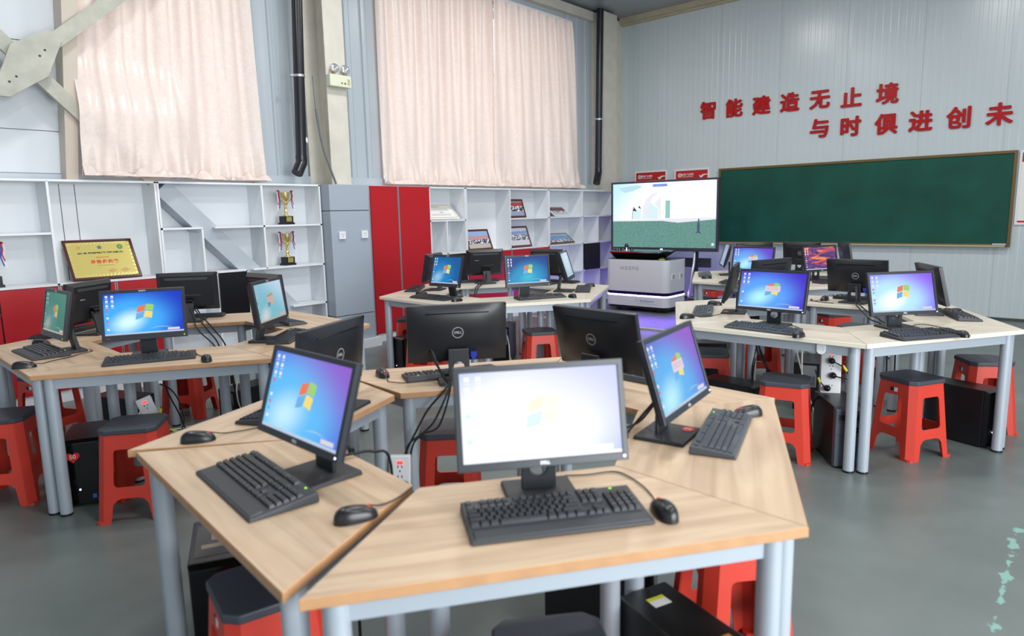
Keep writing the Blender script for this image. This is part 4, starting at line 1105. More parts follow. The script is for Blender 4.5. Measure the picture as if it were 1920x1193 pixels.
WALL = {
 'F0': WP('overexposed', (255, 255, 255), (250, 253, 255), (176, 190, 246), (196, 200, 250), 1.04, cu=.36, cv=.36, cw=.75, spread=1.05),
 'F5': WP('blue_purple', (196, 240, 255), (98, 190, 250), (84, 110, 226), (150, 96, 206), cu=.28, cv=.22, cw=.95, spread=1.0),
 'F1': WP('purple_cyan', (186, 240, 252), (96, 178, 240), (96, 110, 214), (150, 92, 196), cu=.22, cv=.15, cw=1.0, spread=.95),
 'L0': WP('vivid_blue', (214, 250, 255), (64, 170, 250), (20, 60, 190), (18, 52, 190), 1.1, cu=.30, cv=.30, cw=.8, spread=.85),
 'L5': WP('green_tint', (150, 160, 148), (74, 128, 118), (50, 116, 104), (60, 130, 112), 1.0, cu=.2, cv=.2, cw=.8, spread=.6),  # greyed by reflection on the tilted screen, put into the colours
 'L1': WP('pale', (206, 206, 206), (122, 186, 200), (128, 186, 206), (196, 214, 232), cu=.25, cv=.15, cw=.95, spread=.7),  # washed-out reflection on this screen is painted into the desktop colours
 'M5': WP('azure', (150, 196, 226), (30, 132, 196), (14, 96, 160), (20, 90, 160), cu=.22, cv=.22, cw=.8, spread=.75),
 'M0': WP('teal', (60, 186, 214), (28, 150, 200), (22, 62, 136), (24, 64, 150), cu=.5, cv=.22, cw=.8, spread=.75),
 'M1': WP('silver_glare', (216, 226, 234), (196, 214, 226), (150, 180, 204), (176, 200, 220), cu=.7, cv=.8, cw=.5, spread=.9),  # glare on the turned screen, painted as pale desktop colours
 'R5': WP('blue_violet', (176, 240, 255), (92, 160, 248), (76, 60, 206), (70, 40, 196), 1.1, cu=.32, cv=.3, cw=.8, spread=.85),
 'R0': WP('bright_violet', (250, 255, 255), (176, 222, 255), (130, 120, 246), (134, 76, 226), 1.15, cu=.33, cv=.3, cw=.85, spread=.9),
 'T5': WP('far_violet', (186, 244, 255), (110, 176, 250), (90, 74, 210), (112, 70, 206), cu=.32, cv=.3, cw=.9, spread=.85),
 'T4': WP('far_grey', (176, 186, 206), (150, 162, 190), (120, 132, 166), (130, 140, 176), cu=.5, cv=.5, cw=.6, spread=.9),
 'X': WP('plain_blue', (120, 190, 240), (50, 130, 220), (20, 60, 160), (20, 60, 160))}
def sunset():
    M = bpy.data.materials.new('desktop_sunset'); M.use_nodes = True
    nt = M.node_tree; b = nt.nodes['Principled BSDF']; L = nt.links
    uv = nt.nodes.new('ShaderNodeUVMap'); mp = nt.nodes.new('ShaderNodeMapping'); mp.inputs['Scale'].default_value = (2.2, 5.0, 1); mp.inputs['Location'].default_value = (.4, .3, 0)
    L.new(uv.outputs[0], mp.inputs[0]); n = nt.nodes.new('ShaderNodeTexNoise'); n.inputs['Scale'].default_value = 1.1; n.inputs['Detail'].default_value = 5; n.inputs['Distortion'].default_value = 1.2
    L.new(mp.outputs[0], n.inputs[0]); r = nt.nodes.new('ShaderNodeValToRGB'); e = r.color_ramp.elements
    e[0].position = .3; e[0].color = lin((60, 40, 110)); e[1].position = .72; e[1].color = lin((250, 190, 130))
    for p, c in ((.46, (90, 60, 130)), (.56, (210, 84, 84)), (.63, (240, 130, 90))): q = e.new(p); q.color = lin(c)
    L.new(n.outputs[0], r.inputs[0]); L.new(r.outputs[0], b.inputs['Emission Color']); b.inputs['Emission Strength'].default_value = .95
    b.inputs['Base Color'].default_value = (.004, .004, .005, 1); b.inputs['Roughness'].default_value = .35
    return M
WALL['T0'] = sunset()
# id: x, y, centre height, facing, backward tilt
MON = {
 'F0': (1.302, 1.065, .978, -128.6, 13.3), 'F5': (.999, 1.677, .983, 177.7, 17.0), 'F1': (1.96, 1.032, .978, -81.6, 17.0), 'F3': (2.08, 2.186, .968, 52.3, 9), 'F2': (2.344, 1.604, .961, -5.5, 13.1), 'F4': (1.461, 2.249, .956, 113.7, 6),
 'L0': (1.414, 3.947, .988, -117, 10.8), 'L5': (1.141, 4.502, .978, 180.1, 10.8), 'L4': (1.489, 5.121, .966, 126.3, 6), 'L3': (2.158, 5.119, .973, 53.5, 2), 'L1': (2.09, 3.821, .989, -52.4, 7.4), 'L2': (2.387, 4.386, .980, 1.7, 6.5),
 'M5': (4.159, 4.48, .994, 183.1, 14.3), 'M4': (4.537, 5.102, .979, 117.2, 10.2), 'M3': (5.287, 5.091, .98, 64.4, 8.5), 'M0': (4.469, 3.788, .998, -117.1, 7.4), 'M2': (5.58, 4.457, .98, .9, 6), 'M1': (5.138, 3.868, .998, -62, 17.7),
 'R5': (4.249, 1.6, .975, 176.9, 12.8), 'R0': (4.581, .942, .967, -130.2, 14.3), 'R4': (4.667, 2.056, .972, 108.4, 14.4), 'R2': (5.683, 1.483, .957, -4.4, 12.3), 'R3': (5.373, 2.042, .961, 71.1, 6), 'R1': (5.316, .918, .961, -60.8, 13.7),
 'T5': (6.722, 2.735, .98, 174.5, 8.7), 'T0': (7.215, 2.237, .976, -116.6, 11.8), 'T4': (7.344, 3.308, .98, 119.9, 15.5), 'T3': (7.921, 3.213, .958, 47.7, 6), 'T2': (8.184, 2.746, .957, -7.5, 6), 'T1': (8.30, 2.30, .955, -58.9, 10)}
M_LABEL = {
 'F0': 'large black monitor in the foreground, its desktop almost white from overexposure', 'F5': 'tilted monitor at nearest left with blue-purple desktop and colourful flag', 'F1': 'monitor with pop-up on blue-purple desktop, right of the overexposed one',
 'F3': 'nearest monitor seen from behind with a clear white round logo', 'F2': 'dark monitor back with faint round logo behind the overexposed screen', 'F4': 'monitor back rising above the tilted blue-purple screen at nearest left',
 'L0': 'monitor with vivid blue desktop on the left ring below gold plaque', 'L5': 'far left monitor seen aslant, its desktop tinted green', 'L4': 'monitor back behind the green-tinted screen, left of the vivid blue one', 'L3': 'monitor back with grey stripe right of the gold plaque',
 'L1': 'monitor with pale washed-out desktop and pink pop-up below the trophies', 'L2': 'monitor back mostly hidden behind the pale washed-out screen',
 'M5': 'squarish monitor with azure desktop in front of tall red doors', 'M4': 'side-on monitor just left of the squarish azure screen', 'M3': 'monitor back with cables between the two blue middle screens', 'M0': 'wide monitor with teal-blue desktop on the middle ring',
 'M2': 'monitor back mostly hidden behind the teal wide screen', 'M1': 'sharply turned monitor with silvery glare left of the white platform',
 'R5': 'monitor with pop-up on blue-violet desktop, front of the right ring', 'R0': 'rightmost front monitor with bright white-violet desktop and flag', 'R4': 'monitor seen from its edge at the left end of right ring', 'R2': 'monitor back with round logo between the right ring front screens',
 'R3': 'monitor back peeping above the right ring pop-up screen', 'R1': 'angled monitor back rising right of the rightmost bright screen',
 'T5': 'small far monitor with pop-up on purple desktop under the chalkboard', 'T0': 'far monitor showing an orange and purple sunset wallpaper', 'T4': 'far monitor seen aslant just right of the big television', 'T3': 'thin black monitor top above the purple far screen',
 'T2': 'far black monitor back just left of the sunset screen', 'T1': 'small angled black monitor just right of the sunset screen'}
mproto = {}
for key, (x, y, zc, psi, tau) in MON.items():
    kind = 'square' if key == 'M5' else ('lenovo' if key[0] in 'LM' else 'dell')
    rz = R_(psi)+PI/2; grp = 'desktop computer monitors'
    if kind not in mproto:
        t = thing('computer_monitor', M_LABEL[key], 'monitor', (x, y, TOP), rz, grp)
        dims = monitor_parts(t, kind); mproto[kind] = (t, dims); bare = [c for c in t.children]
    else:
        src, dims = mproto[kind]
        t = dup(src, (x, y, TOP), rz, M_LABEL[key], grp)
        for c in t.children:
            for g_ in list(c.children):
                if g_.name.startswith('screen'): bpy.data.objects.remove(g_, do_unlink=True)
    pn = child(t, 'bezel')
    pn.location = (0, 0, zc-TOP); pn.rotation_euler = (-R_(tau), 0, 0)
    w_, h_, bs, bt, bb = dims
    front = key in ('F0', 'F5', 'F1', 'L0', 'L5', 'L1', 'M5', 'M0', 'M1', 'R5', 'R0', 'T5', 'T0', 'T4')
    pal = S_OVER if key == 'F0' else (S_DIM if key in ('L5', 'L1') else S_W)
    o = screen_mesh('screen', w_-2*bs, h_-bt-bb, WALL.get(key, WALL['X']), pal, pn, flag=front and key not in ('T0', 'T4', 'M1'), popup=key in ('F1', 'R5', 'L1', 'T5'), icons=front and key not in ('M1', 'T4'), notice=front and key not in ('T0', 'M1', 'T4'))
    o.location = (0, 0, (bb-bt)/2)

# ------------------------------------------------------------------ keyboards
def key_cells():
    U = .0186; main = []; nav = []; num = []
    X0 = -.212; ZR = [.052, .026, .0075, -.011, -.0295, -.048]
    # function row
    xs = [0]+[2+i for i in range(4)]+[6.5+i for i in range(4)]+[11+i for i in range(4)]
    for x in xs: main.append((X0+x*U, ZR[0], U*.9))
    rows = [[1]*13+[2], [1.5]+[1]*12+[1.5], [1.75]+[1]*11+[2.25], [2.25]+[1]*10+[2.75], [1.25, 1.25, 1.25, 6.25, 1.25, 1.25, 1.25, 1.25]]
    for r, row in enumerate(rows):
        x = 0
        for wd in row: main.append((X0+x*U, ZR[r+1], wd*U-.0019)); x += wd
    for r in (1, 2):
        for i in range(3): nav.append((X0+(15.4+i)*U, ZR[r], U*.9))
    for i in range(3): nav.append((X0+(15.4+i)*U, ZR[0], U*.9)); nav.append((X0+(15.4+i)*U, ZR[5], U*.9))
    nav.append((X0+16.4*U, ZR[4], U*.9))
    for r in range(1, 6):
        for i in range(4): num.append((X0+(18.8+i)*U, ZR[r], U*.9))
    return main, nav, num
CELLS = key_cells()
def make_keyboard(label, body, palm, caps=None):
    t = thing('keyboard', label, 'keyboard', (0, 0, 0), 0, 'desktop keyboards')
    y0 = -.068-(.045 if palm else 0)
    b = MB(); b.hexa([(-.222, y0, .002), (.222, y0, .002), (.222, .073, .002), (-.222, .073, .002)], [(-.22, y0+.003, .010 if palm else .014), (.22, y0+.003, .010 if palm else .014), (.22, .07, .028), (-.22, .07, .028)])
    b.build('body', body, t, bevel=.003)
    def ztop(y): return .012+(y-y0)*(.028-.012)/(.073-y0)
    for nm, cells in zip(('main_keys', 'navigation_keys', 'number_keys'), CELLS):
        b = MB()
        for x, y, wd in cells:
            d = .0165; z = ztop(y)
            b.hexa([(x, y-d/2, z-.004), (x+wd, y-d/2, z-.004), (x+wd, y+d/2, z-.002), (x, y+d/2, z-.002)], [(x+.002, y-d/2+.002, z+.0065), (x+wd-.002, y-d/2+.002, z+.0065), (x+wd-.002, y+d/2-.003, z+.0085), (x+.002, y+d/2-.003, z+.0085)])
        b.build(nm, caps or KEYC, t)
    b = MB(); z = ztop(.058); b.box2((.165, .056, z+.0005), (.172, .06, z+.0015)); b.build('lock_lamp', LED_G, t)
    if palm:
        b = MB(); b.hexa([(-.21, y0+.008, .0095), (.21, y0+.008, .0095), (.21, y0+.04, .0135), (-.21, y0+.04, .0135)], [(-.209, y0+.009, .0125), (.209, y0+.009, .0125), (.209, y0+.039, .017), (-.209, y0+.039, .017)]); b.build('palm_rest', KEYB, t)
    for s in (-.18, .18):
        b = MB(); b.box2((s-.015, y0+.01, 0), (s+.015, y0+.02, .004)); b.box2((s-.015, .05, 0), (s+.015, .062, .004)); b.build('foot', BLACKP, t)
    return t
KB = {'F0': (1.243, .985, -126.4), 'F5': (.880, 1.735, 171.8), 'F1': (2.065, .918, -73.6), 'F4': (1.335, 2.385, 116.7), 'F3': (2.120, 2.275, 62), 'F2': (2.575, 1.545, -5.5),
 'L0': (1.380, 3.826, -115.4), 'L5': (1.085, 4.575, 180), 'L1': (2.200, 3.815, -48), 'L2': (2.52, 4.445, -2.8), 'L3': (2.251, 5.285, 53.8), 'L4': (1.375, 5.29, 124),
 'M5': (4.040, 4.555, 181.8), 'M0': (4.590, 3.750, -120), 'M1': (5.300, 3.795, -56.7), 'M4': (4.46, 5.28, 130), 'M2': (5.785, 4.453, 3.5), 'M3': (5.37, 5.27, 62),
 'R5': (4.075, 1.584, 173.5), 'R0': (4.385, .790, -125), 'R4': (4.579, 2.221, 113.7), 'R1': (5.30, .745, -66), 'R2': (5.875, 1.47, -4), 'T4': (7.224, 3.491, 117.6), 'T0': (7.11, 2.06, -117), 'T5': (6.53, 2.755, 174)}
K_KIND = {'F0': 'palm', 'F5': 'palm', 'L5': 'palm', 'R0': 'palm', 'F1': 'grey', 'R5': 'grey', 'R4': 'grey', 'T4': 'grey', 'F2': 'grey', 'L2': 'grey'}
kproto = {}
def kinds(k): return {'palm': (KEYB, True), 'grey': (KEYG, False, KEYC_G), 'plain': (KEYB, False)}[k]
for key, (x, y, psi) in KB.items():
    kd = K_KIND.get(key, 'plain'); word = {'palm': 'black keyboard with palm rest', 'grey': 'dark grey keyboard', 'plain': 'black keyboard'}[kd]
    lab = word+' before '+WHERE[key]
    if kd not in kproto:
        t = make_keyboard(lab, *kinds(kd)); kproto[kd] = t; t.location = (x, y, TOP); t.rotation_euler = (0, 0, R_(psi)+PI/2)
    else: dup(kproto[kd], (x, y, TOP), R_(psi)+PI/2, lab, 'desktop keyboards')

# ------------------------------------------------------------------ mice
def make_mouse(label):
    t = thing('computer_mouse', label, 'mouse', (0, 0, 0), 0, 'black computer mice')
    b = MB(); nu, nv = 20, 9; vs = []; fs = []
    for j in range(nv):
        f = j/(nv-1)*PI/2
        for i in range(nu):
            a = 2*PI*i/nu
            rx = .031*(1-.12*math.cos(2*a)); ry = .056
            k = math.cos(f)**.6 if j < nv-1 else .02
            z = .035*math.sin(f)**.9
            y = ry*math.sin(a)*k
            vs.append((rx*math.cos(a)*k, y, .001+z*(1-.22*(y/ry))*1.0))
    for j in range(nv-1):
        for i in range(nu): fs.append((j*nu+i, j*nu+(i+1) % nu, (j+1)*nu+(i+1) % nu, (j+1)*nu+i))
    fs.append(tuple(range((nv-1)*nu, nv*nu))); fs.append(tuple(range(nu))[::-1])
    b.add(vs, fs); b.build('shell', mat('mouse_black', (24, 25, 28), .3), t, smooth=True)
    b = MB(); b.cyl((-.0035, .032, .0235), (.0035, .032, .0235), .008, 12); b.build('scroll_wheel', REDWHEEL, t, smooth=True)
    return t
MS = {'F0': (1.413, .775, -128), 'F5': (.918, 1.345, 160), 'F4': (.94, 2.264, 150), 'F3': (1.907, 2.514, 70), 'F1': (2.322, .945, -40), 'L0': (1.559, 3.559, -110), 'L5': (.896, 4.186, 160), 'L4': (1.15, 4.90, 130), 'M5': (4.035, 4.223, 170), 'M0': (4.772, 3.538, -115),
 'M1': (5.573, 3.919, -50), 'M4': (4.228, 4.91, 140), 'R5': (3.97, 1.330, 176), 'R0': (4.480, .622, -125), 'R4': (4.250, 2.174, 150), 'R3': (4.963, 2.307, 120), 'R2': (5.681, 1.716, 0), 'R1': (5.425, .80, -60), 'T4': (6.876, 3.296, 130)}
BESIDE = dict(WHERE); BESIDE['R3'] = 'the edge-on monitor on the right ring, farther one'
mp_ = None
for key, (x, y, psi) in MS.items():
    lab = 'black mouse with red wheel beside '+BESIDE[key]
    if len(lab.split()) > 16: lab = 'black mouse beside '+BESIDE[key]
    if mp_ is None:
        mp_ = make_mouse(lab); mp_.location = (x, y, TOP); mp_.rotation_euler = (0, 0, R_(psi)+PI/2)
    else: dup(mp_, (x, y, TOP), R_(psi)+PI/2, lab, 'black computer mice')

# ------------------------------------------------------------------ stools
def make_stool(label):
    t = thing('plastic_stool', label, 'stool', (0, 0, 0), 0, 'red stools with slate seats')
    HT = .446; CH = .034
    def hw(z): return .131+.034*(1-z/HT)
    def L(z): return hw(z)-CH
    def rc(x0, x1, za, zb, r, taper):
        out = []
        for cx, cz, a0 in ((x1-r, zb-r, 0), (x0+r, zb-r, 90), (x0+r, za+r, 180), (x1-r, za+r, 270)):
            for k in range(5):
                a = R_(a0+22.5*k); z = cz+r*math.sin(a); x = cx+r*math.cos(a)
                out.append((x*(1+taper*(zb-z)), z))
        return out
    outer = [(-L(0), 0), (-L(0)+.034, 0), (-L(.1)+.042, .095), (-L(.1)+.062, .118), (-L(.1)+.085, .124),
             (L(.1)-.085, .124), (L(.1)-.062, .118), (L(.1)-.042, .095), (L(0)-.034, 0), (L(0), 0), (L(HT), HT), (-L(HT), HT)]
    hole = rc(-.062, .062, .182, .372, .018, 1.0)
    tri = tessellate_polygon([[Vector((p[0], p[1], 0)) for p in outer], [Vector((p[0], p[1], 0)) for p in hole]])
    al = outer+hole
    b = MB()
    for k in range(4):
        b.T = Matrix.Rotation(k*PI/2, 4, 'Z')
        b.add([(x, -hw(z), z) for x, z in al], [tuple(q) for q in tri])
        b.add([(L(0), -hw(0), 0), (hw(0), -L(0), 0), (hw(HT), -L(HT), HT), (L(HT), -hw(HT), HT)], [(0, 1, 2, 3)])
    b.T = Matrix.Identity(4)
    o = b.build('body', RED_ST, t, weld=True)
    md = o.modifiers.new('thickness', 'SOLIDIFY'); md.thickness = .006; md.offset = -1
    for sx in (-1, 1):
        for sy in (-1, 1):
            b = MB(); c = hw(0)-.022
            b.prism([(sx*c+.024*math.cos(a*PI/4), sy*c+.024*math.sin(a*PI/4)) for a in range(8)], 0, .012); b.build('leg_foot', RED_ST, t)
    def oct_(h, c): return [(-h+c, -h), (h-c, -h), (h, -h+c), (h, h-c), (h-c, h), (-h+c, h), (-h, h-c), (-h, -h+c)]
    b = MB(); b.prism(oct_(.1375, .036), .4465, .474); b.build('seat', SEAT, t, bevel=.006, seg=2)
    b = MB(); b.T = Matrix.Rotation(-PI/2, 4, 'Z'); b.box2((-.022, -hw(.405)-.0012, .392), (.0, -hw(.405)+.001, .415)); b.build('label_black', BLACKP, t)
    b = MB(); b.T = Matrix.Rotation(-PI/2, 4, 'Z'); b.box2((.001, -hw(.405)-.0012, .392), (.024, -hw(.405)+.001, .415)); b.build('label_white', WHITEP, t)
    return t
STOOLS = [
 (4.575, .862, -29.5, 'red stool with slate seat at right front below the rightmost bright screen'),
 (4.07, 1.43, -75, 'red stool with slate seat beside the white power strip'),
 (1.225, 3.705, -37, 'red stool beside the computer tower with the heart sticker'),
 (.83, 4.45, -35, 'red stool cut by the photo left edge behind double desk legs'),
 (4.56, 3.74, -37.6, 'red stool standing alone between two nearest monitor backs'),
 (5.365, .60, -57, 'red stool behind the long black tower at far right'),
 (.862, 1.725, -14, 'red stool tucked under the nearest left desk edge'),
 (1.148, .912, -40, 'stool in the bottom centre, only its slate seat top showing'),
 (1.99, .848, -41, 'red stool behind the foreground desk legs at bottom right'),
 (4.57, 2.16, -62, 'red stool partly hidden by the pop-up screen right of overexposed one'),
 (2.17, 2.36, -45, 'red stool seen through the hole of the nearest desk ring'),
 (2.17, 5.30, -50, 'red stool beyond the left ring with white cable before its feet'),
 (1.28, 5.42, 25, 'dark red stool in shade behind the far left desk legs'),
 (4.40, 5.27, -55, 'farther of two red stools behind the nearest round-logo monitor back'),
 (3.99, 4.60, -65, 'nearer of two red stools behind the nearest round-logo monitor back'),
 (5.83, 2.28, -57, 'red stool under the right ring behind hanging black cables'),
 (6.30, 1.62, -4, 'red stool seen behind the yellow-tagged power plugs'),
 (6.95, 2.02, -30, 'red stool seen under desk edge below the round-logo monitor back'),
 (7.36, 3.575, -25, 'pinkish-lit stool top left of the farthest desk ring legs'),
 (8.45, 3.95, -20, 'small pinkish-lit stool deep under the farthest desk ring'),
]
sp_ = None
for x, y, rz, lab in STOOLS:
    if sp_ is None:
        sp_ = make_stool(lab); sp_.location = (x, y, 0); sp_.rotation_euler = (0, 0, R_(rz))
    else: dup(sp_, (x, y, 0), R_(rz), lab, 'red stools with slate seats')

# ------------------------------------------------------------------ computer towers
def make_tower(label, front='gloss', w=.175, h=.36, d=.38):
    t = thing('computer_tower', label, 'computer', (0, 0, 0), 0, 'black computer towers')
    b = MB(); b.box2((-w/2, -d/2+.03, .008), (w/2, d/2, h)); b.build('case', mat('tower_case', (20, 21, 24), .34), t, bevel=.004)
    b = MB(); b.hexa([(-w/2, -d/2+.0295, .008), (w/2, -d/2+.0295, .008), (w/2, -d/2+.0295, h+.002), (-w/2, -d/2+.0295, h+.002)], [(-w/2+.006, -d/2, .012), (w/2-.006, -d/2, .012), (w/2-.006, -d/2, h-.012), (-w/2+.006, -d/2, h-.012)])
    b.build('front_panel', BLACKG if front == 'gloss' else mat('front_grey', (72, 78, 90), .35), t, bevel=.003)
    if front != 'gloss':
        b = MB()
        for z in (.33, .275, .20): b.box2((-w/2+.014, -d/2-.0012, z-.002), (w/2-.014, -d/2+.001, z))
        b.build('panel_pattern', BLACKP, t)
        b = MB(); b.box2((-w/2+.02, -d/2-.0012, .285), (w/2-.02, -d/2+.001, .318)); b.build('drive_bay', BLACKP, t)
        b = MB()
        for i in range(2):
            for j in range(2): b.box2((.03+i*.018, -d/2-.0016, .215+j*.018), (.042+i*.018, -d/2+.001, .227+j*.018))
        b.build('front_port', BLACKG, t)
    b = MB(); b.cyl((-.018, -d/2-.0015, .095), (-.018, -d/2+.001, .095), .0045, 10); b.build('power_lamp', LED_W, t)
    b = MB(); b.box2((.036, -d/2-.0012, .04), (.054, -d/2+.001, .062)); b.build('chip_sticker', mat('blue_sticker', (60, 110, 190), .4), t)
    b = MB(); b.box2((-w/2+.02, d/2-.001, .18), (w/2-.05, d/2+.0015, .34)); b.build('port_plate', mat('port_steel', (140, 146, 152), .4, .5), t)
    b = MB()
    for i in range(9):
        for j in range(6): b.box2((-w/2+.03+i*.0105, d/2+.0015, .19+j*.012), (-w/2+.037+i*.0105, d/2+.0022, .198+j*.012))
    b.build('vent_holes', BLACKP, t)
    for y in (-.13, .13):
        b = MB(); b.box2((-w/2+.01, y-.012, 0), (w/2-.01, y+.012, .008)); b.build('foot', BLACKP, t)
    return t
TW = [
 ('gloss', 1.124, 4.155, -115, 'black tower with red heart sticker under the left ring'),
 ('gloss', .995, 2.315, -117, 'black tower under the nearest left desk with grey label on top'),
 ('gloss', 1.604, .809, -110.6, 'black tower at bottom centre with a coloured sticker on top'),
 ('gloss', 1.89, 1.28, -65, 'dark tower behind the bottom right red stool'),
 ('bays', 4.203, 1.155, -145.5, 'grey-fronted tower standing between the double desk legs at right'),
 ('gloss', 5.032, .655, -109, 'long black tower side behind the rightmost stool'),
 ('gloss', 4.27, 1.84, -97, 'black tower lying in shade left of the power strip stool'),
 ('gloss', 5.42, 2.62, 120, 'black tower with blue lamp under the right ring left end'),
 ('gloss', 5.145, 4.69, 30, 'tower with open rear ports behind the lone middle stool'),
 ('gloss', 4.15, 4.972, 178, 'glossy black tower beside the two stools behind monitor back'),
 ('gloss', 5.26, 1.69, 17, 'tower showing grey vented rear plates under the right ring'),
 ('gloss', 1.55, 4.86, 112, 'black tower in shade under the far left desks'),
 ('gloss', 2.22, 4.42, 10, 'black tower rear with cables under left ring right side'),
 ('gloss', 7.424, 3.135, 120, 'dark tower under the farthest desk ring'),
]
tp = {}
TOWER = []
for fr, x, y, psi, lab in TW:
    if fr not in tp:
        t = make_tower(lab, fr); tp[fr] = t; t.location = (x, y, 0); t.rotation_euler = (0, 0, R_(psi)+PI/2)
    else: t = dup(tp[fr], (x, y, 0), R_(psi)+PI/2, lab, 'black computer towers')
    TOWER.append(t)
# marks that only some towers carry
t = TOWER[0]
b = MB(); heart = []
for k in range(28):
    a = 2*PI*k/28; heart.append((.002*16*math.sin(a)**3, .002*(13*math.cos(a)-5*math.cos(2*a)-2*math.cos(3*a)-math.cos(4*a))))
b.T = Matrix.Translation((-.035, 0, .275)); b.prism(heart, -.1922, -.1904, 'xz'); b.build('heart_sticker', REDWHEEL, t)
b = MB(); b.T = frame_mat((-.035, -.1926, .277), (1, 0, 0), (0, 0, 1)); b.mesh(text_mesh('50', .031)); b.build('sticker_number', PAPER, t)
b = MB(); b.T = frame_mat((-.025, -.1912, .14), (1, 0, 0), (0, 0, 1)); b.ring(.014, .0155, .0004); b.mesh(text_mesh('DELL', .009)); b.build('round_mark', DARKP, t)
t = TOWER[1]
b = MB(); b.box2((-.07, -.12, .3602), (.07, .14, .3612)); b.build('top_label', mat('grey_label', (92, 92, 92), .5), t)
b = MB(); b.box2((-.05, -.06, .3613), (.02, -.03, .3618)); b.box2((-.02, .0, .3613), (.05, .07, .3618)); b.build('label_print', mat('label_print', (190, 170, 150), .6), t)
t = TOWER[2]
b = MB(); b.box2((-.03, .09, .3602), (.03, .12, .361)); b.build('top_sticker', PAPER, t); b = MB(); b.box2((-.03, .121, .3602), (.03, .135, .361)); b.build('top_sticker', YELL, t)
b = MB(); b.box2((.0, -.17, .3602), (.06, -.1, .361)); b.build('top_sticker', mat('orange_label', (220, 150, 70), .5), t)
t = TOWER[4]
b = MB(); b.cyl((.055, -.1915, .335), (.055, -.1895, .335), .017, 16); b.build('round_sticker', REDWHEEL, t)
TOWER[4]['label'] = 'grey-fronted tower with red round sticker between the double desk legs'

for key in ('F1', 'R4'):
    t = next(o for o in COL.objects if o.get('label') == M_LABEL[key])
    b = MB(); b.T = Matrix.Translation((.055, -.02, .0132)); b.prism([(.026*math.cos(a*PI/12), .02*math.sin(a*PI/12)) for a in range(24)], 0, .0008); b.build('red_sticker', REDWHEEL, t)
    b = MB(); b.T = Matrix.Translation((.055, -.02, .0145)); b.mesh(text_mesh('2' if key == 'F1' else '9', .03)); b.build('sticker_number', PAPER, t)

# ------------------------------------------------------------------ power strips
def strip(name, label, top, bottom, facing, w, n, tags):
    """a white strip tied to a desk leg; top and bottom are world points, facing a horizontal direction"""
    tp_, bt = Vector(top), Vector(bottom); u = (tp_-bt); H = u.length; u.normalize()
    f = Vector(facing); f = (f-u*f.dot(u)).normalized(); r = u.cross(f)*-1
    r = f.cross(u)*-1
    t = thing(name, label, 'power strip', bt); 
    M = Matrix((u.cross(f), -f, u)).transposed()
    t.rotation_euler = M.to_euler()
    b = MB(); b.box2((-w/2, -.015, 0), (w/2, .02, H)); b.build('casing', WHITEP, t, bevel=.004)
    b = MB()
    for k in range(n):
        z = .04+(H-.1)*k/max(1, n-1)
        for x in (-.008, .008): b.box2((x-.002, -.0158, z+.01), (x+.002, -.0148, z+.02))
        b.box2((-.002, -.0158, z-.008), (.002, -.0148, z+.001))
    b.build('socket_holes', DARKP, t)
    b = MB(); b.box2((-.012, -.0165, H-.035), (.012, -.0145, H-.022)); b.build('switch_lamp', LED_R, t)
    for x, z, dx, dz in tags:
        b = MB(); b.lathe([(.012, 0), (.019, .004), (.019, .022), (.012, .032), (.004, .036)], n=14); b.T = Matrix.Identity(4)
        o = b.build('plug', BLACKP, t, smooth=True); o.location = (x, -.0155, z); o.rotation_euler = (PI/2, 0, 0)
        b = MB(); b.tube([(x, -.045, z), (x+dx*.3, -.06, z+dz*.2), (x+dx, -.05, z+dz), (x+dx*1.4, -.02, z+dz*2.2)], .004, 6); b.build('cord', CABLE, t, smooth=True)
        b = MB(); c = Vector((x+dx, -.05, z+dz)); d = Vector((dx*.4, .0, dz)).normalized(); b.cyl(c-d*.02, c+d*.02, .0075, 8); b.build('cord_tag', YELL, t)
    return t
strip('power_strip', 'white power strip with yellow cord tags on the right ring inner leg', (4.338, 1.256, .63), (4.325, 1.248, .29), (-.9, -.43, 0), .115, 5, [(.0, .27, .07, -.04), (.01, .18, .09, -.02), (-.02, .10, -.05, .05)])
strip('power_strip', 'white power box on the leg behind the nearest left screen', (1.715, 2.168, .50), (1.70, 2.158, .36), (-.72, -.69, 0), .085, 2, [(.02, .02, .06, -.035), (.015, -.01, .055, -.03)])
strip('power_strip', 'white power strip leaning among left ring legs, two black plugs', (1.40, 4.06, .50), (1.47, 3.98, .22), (-.3, -.95, 0), .08, 4, [(.01, .17, .04, .02), (.02, .08, .05, -.02)])

